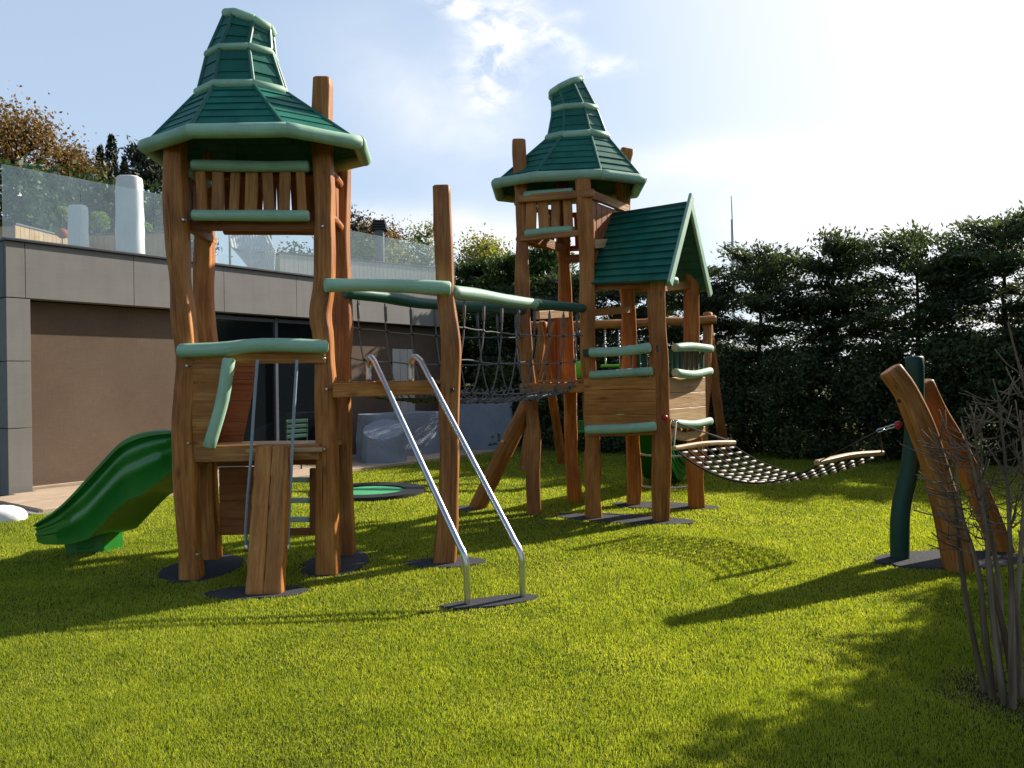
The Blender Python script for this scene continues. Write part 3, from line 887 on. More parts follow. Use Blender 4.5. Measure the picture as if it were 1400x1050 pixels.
beam(T2, at(709, 272, 8.85), at(812, 264, 8.53), 0.085, 0.05)
beam(T2, at(712, 326, 8.88), at(798, 318, 8.6), 0.07, 0.05)
beam(T2, 0, 1, 0.11, 0.04, 'board', 'beam', [at(716, 322, 9.0), at(740, 330, 9.3), at(775, 342, 9.72)])
beam(T2, (0.6, 9.72, 3.06), (1.4, 9.48, 3.06), 0.10, 0.05, 'red_board')
# boarded side above the house roof
mb = MB()
ga, ha = G2[-2] + Vector((0.10, 0.0, 0)), H2[-2]
s0, s1 = Vector((0.90, 8.70, 0)), Vector((1.42, 9.45, 0))
for k in range(7):
    a, b = s0.lerp(s1, k / 7 + 0.004), s0.lerp(s1, (k + 1) / 7 - 0.004)
    mid = (a + b) / 2
    mb.board(Vector((mid.x, mid.y, 2.70)), Vector((mid.x, mid.y, 3.56)), (b - a).length, 0.03, up=(b - a).normalized())
mb.build('side_panel', 'red_board', T2)
beam(T2, Vector((0.86, 8.58, 3.62)), Vector((1.45, 9.45, 3.62)), 0.10, 0.05, 'board')
beam(T2, Vector((0.93, 8.66, 3.06)), Vector((1.45, 9.41, 3.22)), 0.10, 0.05, 'pale_board')
# platform, floor beams, mid beams
beam(T2, at(712, 531, 8.88), at(800, 530, 8.6), 0.11, 0.06)
beam(T2, (0.26, 8.98, 1.47), (0.74, 9.72, 1.47), 0.10, 0.05)
mb = MB()
for k in range(5):
    a = Vector((0.28, 8.95, 1.535)).lerp(Vector((0.78, 9.7, 1.535)), (k + 0.5) / 5)
    mb.board(a, a + Vector((0.64, -0.28, 0)), 0.03, 0.165, up=(0, 0, 1))
mb.build('platform', 'board', T2)
beam(T2, at(735, 431, 9.2), at(775, 429, 9.66), 0.10, 0.06, 'pale_board')  # pale wood carries the sunlight on the beam's right face
beam(T2, at(806, 428, 8.75), at(862, 423, 9.44), 0.085, 0.05)
# boarded climbing side behind the platform
mb = MB()
for k in range(2):
    p = at(755 + k * 11, 522, 9.95); q = at(755 + k * 11, 426, 9.95)
    mb.board(p, q, 0.10, 0.035, up=(1, 0, 0))
mb.build('back_panel', 'red_board', T2)
beam(T2, at(738, 520, 9.7), at(757, 440, 9.6), 0.05, 0.03, 'board', 'brace')
beam(T2, at(757, 520, 9.72), at(742, 440, 9.62), 0.05, 0.03, 'board', 'brace')
# leaning prop log
pb = gp(652, 695); pt = at(722, 553, 8.98)
LP_ = thing('leaning_log', 'thick timber log leaning from the lawn up to the central tower platform', 'log', (pb.x, pb.y, 0))
d = (pb - pt).normalized()
MB().log([pb + d * 0.06, pb.lerp(pt, 0.5), pt], 0.105, 0.098, wob=0.01, rv=0.05, sides=18).build('trunk', 'log', LP_)
for f in (0.28, 0.62):
    q = pb.lerp(pt, f) + Vector((-0.06, -0.085, 0.05))
    MB().ball(q, 0.02, 8).build('bolt_cap', 'steel', LP_)

# ------------------------------------------------------------------ net bridge
NB = thing('net_bridge', 'rope net bridge hung from two green logs between the two towers', 'rope bridge', (-0.4, 7.8, 0))
n0, n1 = at(622, 399, 6.66), at(797, 421, 8.56)
f0, f1 = at(470, 400, 6.86), at(716, 424, 8.88)
def bez(a, b, sag):
    return lambda t: a.lerp(b, t) + Vector((0, 0, -sag * 4 * t * (1 - t)))
near, far = bez(n0, n1, 0.02), bez(f0, f1, 0.02)
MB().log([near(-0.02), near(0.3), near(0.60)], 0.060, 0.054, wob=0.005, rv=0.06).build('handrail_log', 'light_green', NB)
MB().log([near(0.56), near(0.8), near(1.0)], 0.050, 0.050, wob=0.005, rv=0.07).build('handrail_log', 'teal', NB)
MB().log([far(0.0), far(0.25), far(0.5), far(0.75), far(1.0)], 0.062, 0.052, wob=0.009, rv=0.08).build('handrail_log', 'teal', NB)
net, knots = MB(), MB()
def net_pt(t, s):
    # s: 0 near rail .. 1 far rail ; U-shaped section
    a, b = near(t), far(t)
    zf = 1.46 - 0.07 * 4 * t * (1 - t)
    lo_a = a.lerp(b, 0.16); lo_b = a.lerp(b, 0.84)
    lo_a.z = lo_b.z = zf
    ma = a.lerp(b, 0.03); ma.z = a.z * 0.5 + zf * 0.5
    mb_ = a.lerp(b, 0.97); mb_.z = b.z * 0.5 + zf * 0.5
    pts = [a, ma, lo_a, a.lerp(b, 0.5), lo_b, mb_, b]
    pts[3].z = zf - 0.05
    x = s * 6; i = min(5, int(x)); f = x - i
    q = [2 * pts[0] - pts[1]] + pts + [2 * pts[-1] - pts[-2]]
    p0, p1, p2, p3 = q[i:i + 4]
    return 0.5 * ((2 * p1) + (p2 - p0) * f + (2 * p0 - 5 * p1 + 4 * p2 - p3) * f * f + (3 * p1 - p0 - 3 * p2 + p3) * f ** 3)
NS = 8
for i in range(NS):
    t = 0.06 + 0.88 * i / (NS - 1)
    js = random.uniform(-0.008, 0.008)
    P = [net_pt(t + js * math.sin(s * 6), s) for s in np.linspace(0.02, 0.98, 30)]
    net.poly(P, 0.0075, 6)
    for e in (0.03, 0.97):
        net.poly([net_pt(t, e), net_pt(t, e + (0.05 if e < 0.5 else -0.05))], 0.014, 6)
for i in range(NS * 2):
    t = 0.03 + 0.94 * i / (NS * 2 - 1)
    net.poly([net_pt(t, s) for s in np.linspace(0.30, 0.70, 9)], 0.0075, 6)
for s in (0.115, 0.215, 0.32, 0.40, 0.46, 0.54, 0.60, 0.68, 0.785, 0.885):
    jt = [random.uniform(-0.01, 0.01) for _ in range(30)]
    P = [net_pt(t, s) + Vector((0, 0, jt[k] * 0.6)) for k, t in enumerate(np.linspace(0.0, 1.0, 30))]
    net.poly(P, 0.0075, 6)
    for i in range(NS):
        knots.ball(net_pt(0.06 + 0.88 * i / (NS - 1), s), 0.017, 6)
nf = len(net.f); nv = len(net.v)
net.v += knots.v; net.g += knots.g; net.sm += knots.sm; net.f += [tuple(i + nv for i in f) for f in knots.f]
o = net.build('net', 'rope', NB); o.data.materials.append(M['black_plastic'])
for pl in o.data.polygons[nf:]: pl.material_index = 1

# ------------------------------------------------------------------ playhouse
PH = thing('playhouse', 'small wooden playhouse on posts with steep green gabled roof and boarded panels', 'playhouse', (1.8, 8.9, 0))
HF = sink(pxpost([(902, 712), (904, 640), (903, 560), (900, 480), (898, 430), (897, 383)], 8.38, 8.38))
HB = sink(pxpost([(951, 693), (949, 620), (947, 520), (945, 440), (945, 372)], 9.2, 9.2))
for P, r in ((HF, 0.094), (HB, 0.085)):
    MB().log(P, r, r * 0.96, wob=0.010, rv=0.09, ex=0.33, rot=0.0).build('post', 'log', PH)
    posts_excl.append((P[0].x, P[0].y, 0.1))
ev0, ev1 = at(807, 389, 8.60), at(913, 384, 8.06)
rg0, rg1 = at(836, 293, 9.15), at(940, 277, 8.60)
bk0 = rg0 * 2 - ev0; bk0.z = ev0.z; bk1 = rg1 * 2 - ev1; bk1.z = ev1.z
def slope(a, b, c, d, n):
    mb = MB()
    nrm = (b - a).cross(d - a).normalized()
    if nrm.z < 0: nrm = -nrm
    for k in range(n):
        t0, t1 = k / n, (k + 1) / n
        p0, p1, q1, q0 = a.lerp(d, t0), b.lerp(c, t0), b.lerp(c, t1), a.lerp(d, t1)
        base = len(mb.v); off = random.uniform(-9, 9)
        for p, o_ in ((p0, 0.026), (p1, 0.026), (q1, 0.006), (q0, 0.006), (p0, -0.006), (p1, -0.006), (q1, -0.014), (q0, -0.014)):
            mb.v.append(p + nrm * o_); mb.g.append((t0 * 3 + off, o_ + off, p.dot((b - a).normalized()) + off))
        for f in ((0, 1, 2, 3), (5, 4, 7, 6), (4, 5, 1, 0), (0, 3, 7, 4), (2, 1, 5, 6)):
            mb.f.append(tuple(base + x for x in f)); mb.sm.append(False)
    return mb
rf = slope(ev0, ev1, rg1, rg0, 11).build('roof', 'roof_green', PH)
sl2 = slope(bk1, bk0, rg0, rg1, 11).build('roof', 'roof_green', PH)
rd = (rg1 - rg0).normalized()
for a, b in ((ev1, rg1), (bk1, rg1)):
    ext = (b - a).normalized()
    MB().board(a - ext * 0.05 + rd * 0.03, b + ext * (0.10 if a is ev1 else 0.02) + rd * 0.03, 0.10, 0.035, up=ext.cross(rd), bev=0.01).build('barge_board', 'light_green', rf)
MB().log([ev1 + Vector((0.02, 0.25, 0.03)), ev1 + Vector((0.16, 0.30, 0.03))], 0.05, wob=0).build('purlin', 'light_green', rf)
MB().log([rg0 - Vector((0, 0, 0.03)), rg1 - Vector((0, 0, 0.03))], 0.045, wob=0).build('ridge_log', 'dark_green', rf)
beam(PH, at(812, 392, 8.68), at(905, 386, 8.36), 0.09, 0.05)
beam(PH, at(862, 394, 9.55), at(950, 390, 9.3), 0.09, 0.05)
beam(PH, HF[-1] + Vector((0, 0, -0.09)), HB[-1] + Vector((0, 0, -0.15)), 0.09, 0.05)
# front panel
def boarded(root, a, b, zb, zt, n, material, nrm, th=0.03):
    mb = MB(); a, b = Vector(a), Vector(b)
    h = (zt - zb) / n
    for k in range(n):
        z = zb + (k + 0.5) * h
        mb.board(Vector((a.x, a.y, z)), Vector((b.x, b.y, z)), h - 0.004, th, bev=0.004)
    return mb.build('wall_panel', material, root)
pa, pb_ = at(799, 548, 8.52), at(897, 546, 8.26)
boarded(PH, pa, pb_, at(848, 583, 8.4).z, at(848, 516, 8.4).z, 4, 'board', None)
d = (pb_ - pa).normalized()
MB().log([at(800, 587, 8.47), at(850, 586, 8.35), at(897, 583, 8.21)], 0.050, wob=0.006).build('rail', 'light_green', PH)
MB().log([at(806, 512, 8.47), at(850, 511, 8.36), at(892, 508, 8.22)], 0.046, wob=0.008).build('rail', 'light_green', PH)
MB().log([at(806, 482, 8.47), at(850, 480, 8.36), at(889, 475, 8.22)], 0.052, wob=0.008).build('rail', 'light_green', PH)
beam(PH, at(798, 483, 8.56), at(900, 477, 8.30), 0.08, 0.05, 'dark_green')
for k in range(3):
    p = at(834 + 0 * k, 500, 8.5)
for k in range(5):
    t = (0.18, 0.36, 0.5, 0.66, 0.84)[k]
    p = at(806, 500, 8.56).lerp(at(894, 500, 8.30), t)
    if k in (0, 1): continue
    MB().board(Vector((p.x, p.y, 1.60)), Vector((p.x, p.y, 1.86)), 0.03, 0.025, up=(1, 0, 0)).build('slat', 'red_board' if k in (2, 3) else 'dark_green', PH)
# dark green slatted back of the house seen through the opening
mb = MB()
for k in range(9):
    p = H2[3].lerp(HB[3], (k + 0.5) / 9)
    mb.board(Vector((p.x, p.y, 1.52)), Vector((p.x, p.y, 1.90)), 0.062, 0.03, up=(HB[3] - H2[3]).normalized())
mb.build('back_panel', 'dark_green', PH)
boarded(PH, (1.52, 9.46, 0), (2.16, 9.2, 0), 1.0, 1.5, 4, 'red_board', None)
# right side panel
ra, rb_ = at(911, 545, 8.42), at(963, 542, 9.1)
boarded(PH, at(913, 545, 8.5), at(963, 542, 9.2), 1.04, 1.56, 3, 'pale_board', None)  # sun falling on this side is put into the paler wood colour
sd_ = Vector((0.055, -0.03, 0))
for y0, y1, yc in ((476, 477, 474), (509, 508, 512), (579, 576, 580)):
    MB().log([at(915, y0, 8.5) + sd_, at(940, yc, 8.8) + sd_, at(964, y1, 9.2) + sd_], 0.048, wob=0.006).build('rail', 'light_green', PH)
beam(PH, 0, 1, 0.10, 0.045, 'pale_board', 'beam', [at(916, 592, 8.5), at(940, 597, 8.8), at(962, 588, 9.2)])
for k in range(7):
    p = at(914, 494, 8.5).lerp(at(964, 492, 9.2), (k + 0.5) / 7)
    MB().board(Vector((p.x, p.y, 1.60)), Vector((p.x, p.y, 1.86)), 0.045, 0.025, up=(0.6, 0.8, 0)).build('slat', 'teal', PH)
mb = MB()
for k in range(5):
    a = Vector((1.0, 8.72, 0.97)).lerp(Vector((1.55, 9.5, 0.97)), (k + 0.5) / 5)
    mb.board(a, a + Vector((0.66, -0.30, 0)), 0.03, 0.17, up=(0, 0, 1))
mb.build('platform', 'board', PH)
beam(PH, at(805, 593, 8.58), at(895, 590, 8.32), 0.07, 0.05)
for yy in (622, 665):
    a, b = at(868, yy - 4, 9.5), at(948, yy - 2, 9.2)
    MB().tube([a, a.lerp(b, 0.15) - Vector((0, 0, 0.03)), a.lerp(b, 0.5) - Vector((0, 0, 0.045)), a.lerp(b, 0.85) - Vector((0, 0, 0.03)), b], 0.012, 8).build('rung', 'steel', PH)

# slide at the back of the house
tb = [(Vector((1.75, 9.75, 1.15)), 0.30), (Vector((1.85, 10.0, 1.13)), 0.32), (Vector((2.0, 10.35, 0.98)), 0.34), (Vector((2.35, 11.1, 0.45)), 0.34), (Vector((2.5, 11.45, 0.30)), 0.26), (Vector((2.6, 11.7, 0.26)), 0.20)]
slide('slide', 'green slide in the shade behind the playhouse, seen between its posts', tb, (-0.86, 0.5, 0), 0.5)

# ================================================================== HAMMOCK + TRIPOD
HM = thing('hammock', 'net hammock of dark rope and white sleeves strung from playhouse to log tripod', 'hammock', (2.45, 7.4, 0))
ha_, hb_ = at(917, 574, 8.30), at(1228, 581, 6.42)
la, lb = at(921, 613, 7.72), at(1004, 605, 8.35)
ra_, rb2 = at(1116, 633, 6.60), at(1206, 619, 7.12)
for a, b in ((la, lb), (ra_, rb2)):
    m_ = (a + b) / 2 + Vector((0, 0, 0.02))
    MB().board(a, b, 0.045, 0.06, curve=[a, m_, b], bev=0.012).build('spreader_bar', 'pale_board', HM)
NL, NC = 7, 18
def hpt(u, v):
    # u along 0..1, v across 0..1
    a, b = la.lerp(lb, 0.04 + 0.92 * v), ra_.lerp(rb2, 0.04 + 0.92 * v)
    p = a.lerp(b, u)
    sag = 0.235 * 4 * u * (1 - u)
    p.z -= sag * (1 + 0.12 * math.sin(PI * v)) + 0.02
    return p
nt_, sv = MB(), MB()
for j in range(NL):
    nt_.poly([hpt(u, j / (NL - 1)) for u in np.linspace(0, 1, 24)], 0.0095, 6)
for i in range(NC):
    u = (i + 0.5) / NC
    nt_.poly([hpt(u, v) for v in np.linspace(0, 1, 12)], 0.0065, 6)
    for j in range(NL - 1):
        if (i + j) % 1 == 0:
            a, b = hpt(u, (j + 0.25) / (NL - 1)), hpt(u, (j + 0.75) / (NL - 1))
            sv.poly([a, b], 0.0120, 7, cap=0.002)
nf = len(nt_.f); nv = len(nt_.v)
nt_.v += sv.v; nt_.g += sv.g; nt_.sm += sv.sm; nt_.f += [tuple(i + nv for i in f) for f in sv.f]
o = nt_.build('net', 'dark_rope', HM); o.data.materials.append(M['white_sleeve'])
for pl in o.data.polygons[nf:]: pl.material_index = 1
mb = MB()
for e in (la, lb): mb.poly([e, ha_ + Vector((0.05, -0.04, -0.03))], 0.009, 6)
mb.build('hanging_rope', 'rope', HM)
mb = MB()
for e in (ra_, rb2): mb.poly([e, hb_ + Vector((-0.12, 0.08, -0.05))], 0.006, 6)
mb.build('hanging_rope', 'dark_rope', HM)
def chain(root, a, b, n, r=0.02, w=0.005, material='steel'):
    mb = MB(); d = (b - a) / n
    for i in range(n):
        c = a + d * (i + 0.5); t = d.normalized()
        e = t.orthogonal().normalized()
        if i % 2: e = t.cross(e)
        L = d.length * 0.62
        pts = [c + t * L * math.cos(x) + e * r * 0.7 * math.sin(x) for x in np.linspace(0, 2 * PI, 13)]
        mb.poly(pts, w, 6, cap=0.0)
    return mb.build('chain', material, root)
chain(HM, hb_ + Vector((-0.13, 0.09, -0.055)), hb_ + Vector((-0.02, 0.01, -0.005)), 3, 0.024, 0.007)
chain(HM, ha_ + Vector((0.05, -0.04, -0.03)), ha_, 2, 0.02, 0.006)
for p in (hb_, at(909, 571, 8.28)):
    MB().ball(p, 0.034, 10).build('hook_cap', 'red_plastic', HM)

TP = thing('log_tripod', 'tripod of two brown logs and one curved dark green log holding hammock', 'log tripod', gp(1300, 770))
P = sink(pxpost([(1313, 782), (1298, 710), (1278, 640), (1258, 580), (1238, 535), (1216, 505)], 6.10, 6.30))
MB().log(P, 0.098, 0.085, wob=0.004, rv=0.05, ex=0.6).build('leg', 'log', TP); posts_excl.append((P[0].x, P[0].y, 0.12))
q = at(1229, 548, 6.17); MB().ball(q, 0.016, 8).build('bolt', 'black_plastic', TP)
P = sink(pxpost([(1230, 764), (1231, 700), (1243, 640), (1250, 580), (1251, 530), (1251, 487)], 6.5, 6.48))
MB().log(P, 0.074, 0.07, wob=0.004, rv=0.05, sides=18).build('leg', 'dark_green', TP); posts_excl.append((P[0].x, P[0].y, 0.1))
P = sink(pxpost([(1372, 752), (1345, 690), (1312, 620), (1284, 570), (1262, 522)], 6.74, 6.62))
MB().log(P, 0.092, 0.075, wob=0.006, rv=0.06, ex=0.6).build('leg', 'log', TP); posts_excl.append((P[0].x, P[0].y, 0.12))

# ================================================================== SWING SET
SW = thing('swing_set', 'log swing frame with A shaped legs behind the towers in front of hedge', 'swing set', at(850, 620, 14.5) * 1)
SW.location = (2.2, 13.3, 0)
sb0, sb1 = at(716, 447, 13.3), at(979, 438, 13.0)
MB().log([sb0, sb0.lerp(sb1, 0.5), sb1], 0.075, wob=0.015, rv=0.06).build('crossbeam', 'log', SW)
for top, foot, Y in (((742, 440), (716, 634), 13.3), ((740, 440), (769, 622), 14.3), ((966, 428), (992, 630), 13.9), ((968, 428), (960, 640), 12.6)):
    f = at(foot[0], foot[1], Y); f.z = -0.05
    MB().log([f, at(top[0], top[1], 13.15)], 0.085, 0.075, wob=0.015, rv=0.06).build('leg', 'log', SW)
for cx, sy, kind, lab in ((796, 505, 'tall', 'lime green high backed baby swing seat lit by sun beside tower post'),
                          (838, 500, 'small', 'lime green flat swing seat seen through the playhouse opening'),
                          (798, 590, 'low', 'green swing seat hanging low in the shade left of the playhouse')):
    Y = {'tall': 13.05, 'small': 13.1, 'low': 13.2}[kind]
    t = (cx - 716) / (979 - 716)
    top = sb0.lerp(sb1, t)
    st = thing('swing', lab, 'swing', at(cx, sy, Y), 'swing seats on the log frame')
    c = at(cx - (6 if kind == 'tall' else 0), sy, Y)
    mb = MB()
    if kind == 'tall':
        pts = []
        mb.sweep([c + Vector((0, 0, -0.16)), c + Vector((0, 0, -0.08)), c + Vector((0, 0, 0.06)), c + Vector((0, 0, 0.16))],
                 lambda i: [(math.cos(a) * (0.10, 0.15, 0.15, 0.13)[i], math.sin(a) * (0.09, 0.13, 0.13, 0.11)[i]) for a in np.linspace(0, 2 * PI, 16, endpoint=False)], cap=0.02)
    else:
        mb.board(c - Vector((0.2, 0, 0)), c + Vector((0.2, 0, 0)), 0.05, 0.18, bev=0.02)
        if kind == 'low': mb.board(c + Vector((-0.18, 0.08, 0.1)), c + Vector((0.18, 0.08, 0.1)), 0.18, 0.03, bev=0.012)
    mb.build('seat', 'swing_green' if kind != 'low' else 'slide_plastic', st)
    for dx in (-0.12, 0.12):
        chain(st, c + Vector((dx, 0, 0.04)), Vector((top.x + dx, top.y, top.z - 0.09)), 16, 0.02, 0.006)
        MB().ball((top.x + dx, top.y, top.z - 0.08), 0.03, 8).build('hook_cap', 'red_plastic', st)

# ================================================================== GROUND
mb = MB()
Sz = 600
NG = 24
mb.quad((-Sz, -Sz, 0), (Sz, -Sz, 0), (Sz, Sz, 0), (-Sz, Sz, 0))
o = mb.build('ground', 'lawn'); o['kind'] = 'structure'

def mat_shape(name_label, c, rx, ry, rot=0.0, seed=0, excl=True):
    rx, ry = rx * 0.88, ry * 0.88
    mb = MB(); k = 60; top = []
    cs, sn = math.cos(rot), math.sin(rot)
    for j in range(k):
        a = 2 * PI * j / k
        r = 1 + (0.10 * vnoise(j * 0.3, seed) + 0.05 * vnoise(j * 0.9, seed + 3)) * math.sin(PI * j / k) ** 0.5
        ex, ey = math.cos(a) * rx * r, math.sin(a) * ry * r
        top.append(Vector((c[0] + ex * cs - ey * sn, c[1] + ex * sn + ey * cs, 0.014)))
    mb.prism(top, (0, 0, 1), 0.03)
    o = mb.build('rubber_mat', 'rubber')
    tag(o, name_label, 'rubber mat', 'rubber mats under the play posts')
    mats_excl.append((c[0], c[1], rx * 0.97, ry * 0.95, rot))
def mid(a, b): return ((a.x + b.x) / 2, (a.y + b.y) / 2)
mat_shape('dark rubber mat under the two left posts of the slide tower', mid(FL[0], BL[0]), 0.34, 0.52, 0.05, 1)
mat_shape('dark rubber mat under the two right posts of the slide tower', mid(FR[0], BR[0]), 0.30, 0.52, 0.0, 2)
mat_shape('dark rubber mat under the foot of the notched climbing plank', gp(352, 811), 0.42, 0.20, 0.02, 3)
mat_shape('dark rubber mat round the foot of the tall single post', gp(610, 770), 0.38, 0.20, 0.1, 4)
mat_shape('narrow rubber mat under both feet of the steel climbing bars', gp(672, 824), 0.40, 0.13, 0.35, 5)
mat_shape('grey rubber mat at the foot of the leaning log', gp(640, 696), 0.22, 0.22, 0.0, 6)
mat_shape('grey rubber mat under the front posts of tower and playhouse', mid(G2[0], HF[0]), 0.85, 0.30, -0.38, 7)
mat_shape('grey rubber mat under the back posts of the playhouse', mid(H2[0], HB[0]), 0.72, 0.28, -0.35, 8)
mat_shape('light grey rubber mat under the log tripod', gp(1300, 766), 0.75, 0.36, 0.12, 9)

# soil under the shrub
mb = MB(); c = gp(1375, 950); mb.prism([Vector((c.x + 0.1 + math.cos(a) * 0.42 * (1 + 0.15 * vnoise(a * 2, 3)), c.y + math.sin(a) * 0.40, 0.004)) for a in np.linspace(0, 2 * PI, 28, endpoint=False)], (0, 0, 1), 0.002)
o = mb.build('soil', 'soil'); o['kind'] = 'structure'
soil_c = (c.x + 0.1, c.y)

# ================================================================== BUILDING
K = Vector((-7.15, 10.95, 0)); dF = Vector((0.6018, 0.7986, 0)).normalized(); nF = Vector((dF.y, -dF.x, 0))
LB = 9.75
BD = thing('terrace_building', 'low modern grey building with brown screens and roof terrace at left', 'building', K)
def fp(t, n, z): return K + dF * t + nF * n + Vector((0, 0, z))
joints = [0.0, 0.25, 1.83, 3.44, 5.0, 6.6, 8.2, LB]
for a, b in zip(joints[:-1], joints[1:]):
    MB().board(fp(a + 0.004, -0.12, 3.235), fp(b - 0.004, -0.12, 3.235), 0.80, 0.24, bev=0.004).build('fascia_panel', 'concrete', BD)
MB().board(fp(0.0, -0.16, 3.23), fp(LB - 0.01, -0.16, 3.23), 0.78, 0.20, bev=0.0).build('fascia_core', 'dark_metal', BD)
MB().board(fp(-0.02, -0.10, 3.652), fp(LB, -0.10, 3.652), 0.03, 0.30, bev=0.004).build('coping', 'dark_metal', BD)
for a, b in ((0.0, 0.96), (0.964, 1.92), (1.924, 2.825)):
    MB().board(fp(0.0, -0.15, (a + b) / 2), fp(0.31, -0.15, (a + b) / 2), (b - a) - 0.006, 0.30, bev=0.004).build('pillar_block', 'concrete', BD)
# recessed facade
MB().board(fp(0.312, -0.30, 1.42), fp(3.28, -0.30, 1.42), 2.80, 0.06, bev=0.0).build('brown_screen', 'screen', BD)
MB().board(fp(0.312, -0.26, 0.05), fp(3.28, -0.26, 0.05), 0.06, 0.05).build('screen_rail', 'deck', BD)
wn = MB().board(fp(3.3, -0.32, 1.42), fp(6.3, -0.32, 1.42), 2.80, 0.04, bev=0.0).build('window', 'dark_glass', BD)
for t in (3.33, 4.7, 6.34):
    MB().board(fp(t - 0.03, -0.27, 1.42), fp(t + 0.03, -0.27, 1.42), 2.78, 0.07).build('window_frame', 'frame_grey', wn)
for z in (0.05, 2.76):
    MB().board(fp(3.37, -0.285, z), fp(6.30, -0.285, z), 0.07, 0.05).build('window_frame', 'frame_grey', wn)
MB().board(fp(6.40, -0.30, 1.42), fp(7.78, -0.30, 1.42), 2.80, 0.06, bev=0.0).build('brown_screen', 'screen', BD)
MB().board(fp(8.5, -0.30, 1.42), fp(LB - 0.02, -0.30, 1.42), 2.80, 0.06, bev=0.0).build('brown_screen', 'screen', BD)
for k in range(3):
    MB().board(fp(7.80 + 0.235 * k, -0.29, 1.15), fp(7.80 + 0.235 * k + 0.22, -0.29, 1.15), 2.3, 0.05).build('sunlit_panel', 'plaster', BD)  # no door: sunlit patches on the brown screen, put into pale boards
MB().board(fp(7.79, -0.31, 2.56), fp(8.49, -0.31, 2.56), 0.5, 0.05).build('screen_head', 'screen', BD)
# back volume, end wall, roof slab
def block(name, material, t0, t1, n0, n1, z0, z1, parent):
    return MB().board(fp(t0, (n0 + n1) / 2, (z0 + z1) / 2), fp(t1, (n0 + n1) / 2, (z0 + z1) / 2), z1 - z0, abs(n1 - n0), bev=0.0).build(name, material, parent)
block('wall', 'end_wall', 0.004, 0.25, -0.302, -7.5, -0.1, 3.60, BD)
block('wall', 'end_wall', LB - 0.26, LB - 0.012, -0.34, -7.5, -0.1, 3.60, BD)
block('roof', 'stone', 0.26, LB - 0.27, -0.302, -7.5, 3.40, 3.60, BD)
block('wall', 'end_wall', 0.26, LB - 0.27, -7.3, -7.5, -0.1, 3.39, BD)
block('wall', 'end_wall', 0.26, LB - 0.27, -1.2, -1.3, -0.1, 3.38, BD)

# glass railing
GR = thing('glass_railing', 'frameless clear glass railing along the roof terrace edge', 'railing', fp(0, -0.1, 3.67))
gj = [0.0, 1.07, 2.22, 3.37, 4.45, 5.52, 6.6, 7.69, 8.75, LB + 0.02]
for a, b in zip(gj[:-1], gj[1:]):
    MB().board(fp(a + 0.008, -0.10, 4.205), fp(b - 0.008, -0.10, 4.205), 1.06, 0.016, bev=0.002).build('glass_panel', 'railing_glass', GR)
MB().board(fp(0, -0.10, 3.685), fp(LB, -0.10, 3.685), 0.03, 0.06).build('base_channel', 'frame_grey', GR)

# deck and stone edging
mb = MB()
for k in range(14):
    n = -0.22 + 0.158 * k
    if k == 0: continue
    mb.board(fp(-0.35 if k > 2 else 0.32 if n < 0 else -0.0, n + 0.079, 0.02), fp(10.4, n + 0.079, 0.02), 0.06, 0.152, bev=0.005)
o = mb.build('terrace_deck', 'deck'); o['kind'] = 'structure'
for k, (x, y) in enumerate(((44, 699), (85, 694))):
    pass
mb = MB(); p = gp(48, 699)
mb.prism([gp(18, 702) + Vector((0, 0, 0.012)), gp(78, 706) + Vector((0, 0, 0.012)), gp(100, 693) + Vector((0, 0, 0.012)), gp(40, 690) + Vector((0, 0, 0.012))], (0, 0, 1), 0.02)
o = mb.build('stone_path', 'stone'); o['kind'] = 'structure'

# white lump at the left border
def lump(c, rx, ry, h, rot, seed, n=20, m_=8, box=0.0):
    mb = MB(); base = len(mb.v)
    for i in range(m_ + 1):
        th = PI / 2 * i / m_
        for j in range(n):
            a = 2 * PI * j / n
            ca, sa = math.cos(a), math.sin(a)
            if box: ca, sa = math.copysign(abs(ca) ** box, ca), math.copysign(abs(sa) ** box, sa)
            w = 1 + 0.07 * vnoise(a * 2.0 + i * 0.4, seed)
            x, y = ca * rx * math.cos(th) ** 0.5 * w, sa * ry * math.cos(th) ** 0.5 * w
            z = h * math.sin(th) * (1 + 0.05 * vnoise(a * 3, seed + 5))
            mb.v.append(Vector(c) + Vector((x * math.cos(rot) - y * math.sin(rot), x * math.sin(rot) + y * math.cos(rot), z - 0.01)))
            mb.g.append((x, y, z))
    for i in range(m_):
        for j in range(n):
            mb.f.append((base + i * n + j, base + i * n + (j + 1) % n, base + (i + 1) * n + (j + 1) % n, base + (i + 1) * n + j)); mb.sm.append(True)
    return mb
c = gp(-2, 711)
tag(lump(c, 0.32, 0.22, 0.17, 0.0, 3).build('garden_boulder', 'white_fabric'), 'smooth white rounded boulder on the grass at the left border', 'boulder')

# trampoline
c = gp(505, 674)
TR = thing('trampoline', 'round green in-ground trampoline with black rubber rim behind the left tower', 'trampoline', (c.x, c.y, 0))
def disc(c, r0, r1, z0, z1, k=48):
    mb = MB(); b = len(mb.v)
    for (r, z) in ((r0, z0), (r0, z1), (r1, z1), (r1, z0)):
        for j in range(k):
            a = 2 * PI * j / k
            p = Vector((c[0] + math.cos(a) * r, c[1] + math.sin(a) * r, z)); mb.v.append(p); mb.g.append(tuple(p))
    for q in range(3):
        for j in range(k):
            j2 = (j + 1) % k
            mb.f.append((b + q * k + j, b + q * k + j2, b + (q + 1) * k + j2, b + (q + 1) * k + j)); mb.sm.append(False)
    return mb
disc(c, 0.50, 0.78, 0.0, 0.05).build('rim', 'black_plastic', TR)
mb = MB(); mb.prism([Vector((c.x + math.cos(a) * 0.495, c.y + math.sin(a) * 0.495, 0.03)) for a in np.linspace(0, 2 * PI, 40, endpoint=False)], (0, 0, 1), 0.02)
mb.build('jumping_mat', 'tramp_mat', TR)
